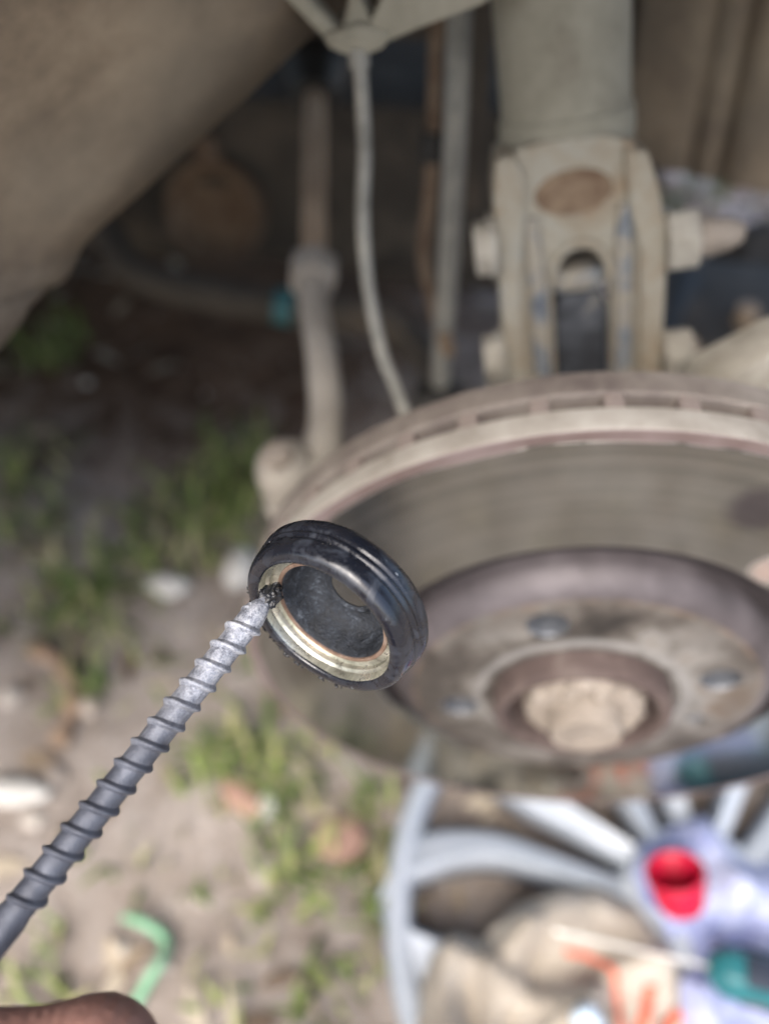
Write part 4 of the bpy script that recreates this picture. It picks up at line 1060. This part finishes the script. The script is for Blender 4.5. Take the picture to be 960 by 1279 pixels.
# ------------------------------------------------------------------ hand that holds the screw
def flesh(chains, name, mat, origin, voxel=.0014):
    """limbs as tapered round bars that run into one another, fused into one continuous skin"""
    mb = MB()
    for ch in chains:
        pts = [vec(p) for p, r in ch]; rs = [r for p, r in ch]
        path = []; rr = []
        for i in range(len(pts) - 1):
            n = 6
            for q in range(n):
                t = q / n; path.append(pts[i].lerp(pts[i + 1], t)); rr.append(rs[i] * (1 - t) + rs[i + 1] * t)
        path.append(pts[-1]); rr.append(rs[-1])
        mb.tube(path, rr, 18)
        for p, r in zip(pts, rs):
            bm = bmesh.new(); bmesh.ops.create_uvsphere(bm, u_segments=18, v_segments=12, radius=r * 1.015)
            mb.add([v.co + p for v in bm.verts], [tuple(v.index for v in f.verts) for f in bm.faces]); bm.free()
    me = bpy.data.meshes.new(name); me.from_pydata([vec(v) - vec(origin) for v in mb.v], [], mb.f)
    o = bpy.data.objects.new(name, me); col.objects.link(o)
    md = o.modifiers.new('fuse', 'REMESH'); md.mode = 'VOXEL'; md.voxel_size = voxel
    md = o.modifiers.new('soft', 'SMOOTH'); md.factor = .5; md.iterations = 9
    bpy.context.view_layer.update()
    dg = bpy.context.evaluated_depsgraph_get()
    new = bpy.data.meshes.new_from_object(o.evaluated_get(dg)); bpy.data.objects.remove(o); bpy.data.meshes.remove(me)
    new.name = name
    o = bpy.data.objects.new(name, new); col.objects.link(o)
    new.materials.clear(); new.materials.append(mat); new.shade_smooth()
    o.location = origin
    return o
W0 = Vector((-0.1603, -0.5561, -0.0595))
hand = flesh([[((-0.1603, -0.5561, -0.0595), 0.0400), ((-0.1559, -0.4124, 0.0919), 0.0360), ((-0.1514, -0.2688, 0.2434), 0.0245), ((-0.1377, -0.2293, 0.2974), 0.0220)], [((-0.1377, -0.2293, 0.2974), 0.0220), ((-0.1189, -0.2010, 0.3392), 0.0165), ((-0.1036, -0.1778, 0.3734), 0.0128), ((-0.1082, -0.1646, 0.3992), 0.0100), ((-0.1128, -0.1515, 0.4250), 0.0112), ((-0.1231, -0.1526, 0.4264), 0.0092), ((-0.1334, -0.1537, 0.4277), 0.0090), ((-0.1400, -0.1507, 0.4303), 0.0080), ((-0.1443, -0.1487, 0.4320), 0.0060)], [((-0.1377, -0.2293, 0.2974), 0.0220), ((-0.1233, -0.2056, 0.3239), 0.0170), ((-0.1114, -0.1862, 0.3456), 0.0130), ((-0.1194, -0.1741, 0.3605), 0.0102), ((-0.1273, -0.1620, 0.3755), 0.0106), ((-0.1371, -0.1648, 0.3765), 0.0090), ((-0.1468, -0.1675, 0.3775), 0.0088), ((-0.1569, -0.1757, 0.3686), 0.0065)], [((-0.1377, -0.2293, 0.2974), 0.0220), ((-0.1293, -0.2110, 0.3088), 0.0165), ((-0.1225, -0.1960, 0.3182), 0.0125), ((-0.1294, -0.1832, 0.3317), 0.0098), ((-0.1364, -0.1705, 0.3451), 0.0100), ((-0.1464, -0.1733, 0.3474), 0.0086), ((-0.1564, -0.1761, 0.3497), 0.0084), ((-0.1644, -0.1848, 0.3428), 0.0062)], [((-0.1514, -0.2688, 0.2434), 0.0225), ((-0.1436, -0.2344, 0.2701), 0.0165), ((-0.1373, -0.2063, 0.2920), 0.0115), ((-0.1417, -0.1934, 0.3040), 0.0086), ((-0.1461, -0.1805, 0.3161), 0.0088), ((-0.1551, -0.1833, 0.3183), 0.0076), ((-0.1642, -0.1861, 0.3206), 0.0074), ((-0.1701, -0.1937, 0.3171), 0.0056)], [((-0.1446, -0.2490, 0.2704), 0.0215), ((-0.1634, -0.2308, 0.3006), 0.0185), ((-0.1867, -0.2004, 0.3390), 0.0138), ((-0.1841, -0.1842, 0.3599), 0.0112), ((-0.1815, -0.1681, 0.3809), 0.0114), ((-0.1668, -0.1597, 0.3929), 0.0100), ((-0.1570, -0.1541, 0.4009), 0.0072)], [((-0.1036, -0.1778, 0.3734), 0.0118), ((-0.1114, -0.1862, 0.3456), 0.0122), ((-0.1225, -0.1960, 0.3182), 0.0116), ((-0.1373, -0.2063, 0.2920), 0.0105)], [((-0.1207, -0.2035, 0.3354), 0.0160), ((-0.1634, -0.2308, 0.3006), 0.0165)]], 'person', M['skin'], W0)
tag(hand, 'brown hand pinching the head of the long screw', 'person')
for tipp, nn, dd in (((-0.1443, -0.1487, 0.4320), (0.4697, -0.0786, 0.8793), (-0.0109, 0.0050, 0.0043)), ((-0.1570, -0.1541, 0.4009), (-0.8796, -0.0042, -0.5276), (0.0244, 0.0139, 0.0200))):
    e = vec(dd).normalized(); n_ = vec(nn); n_ = (n_ - e * n_.dot(e)).normalized(); s_ = e.cross(n_)
    vs = []; fs = []
    for i in range(6):
        for j in range(7):
            u = -1 + 2 * j / 6; v = i / 5
            ww_ = .0050 * (1 - .25 * (2 * v - 1) ** 4)
            vs.append(vec(tipp) + e * (-.008 + .0115 * v) + s_ * u * ww_ + n_ * (.0074 - .0022 * u * u - .0012 * (v - .4) ** 2 * 3))
    for i in range(5):
        for j in range(6): fs.append((i * 7 + j, i * 7 + j + 1, i * 7 + j + 8, i * 7 + j + 7))
    MB().add(vs, fs).build('nail', M['nail'], hand, smooth=70)
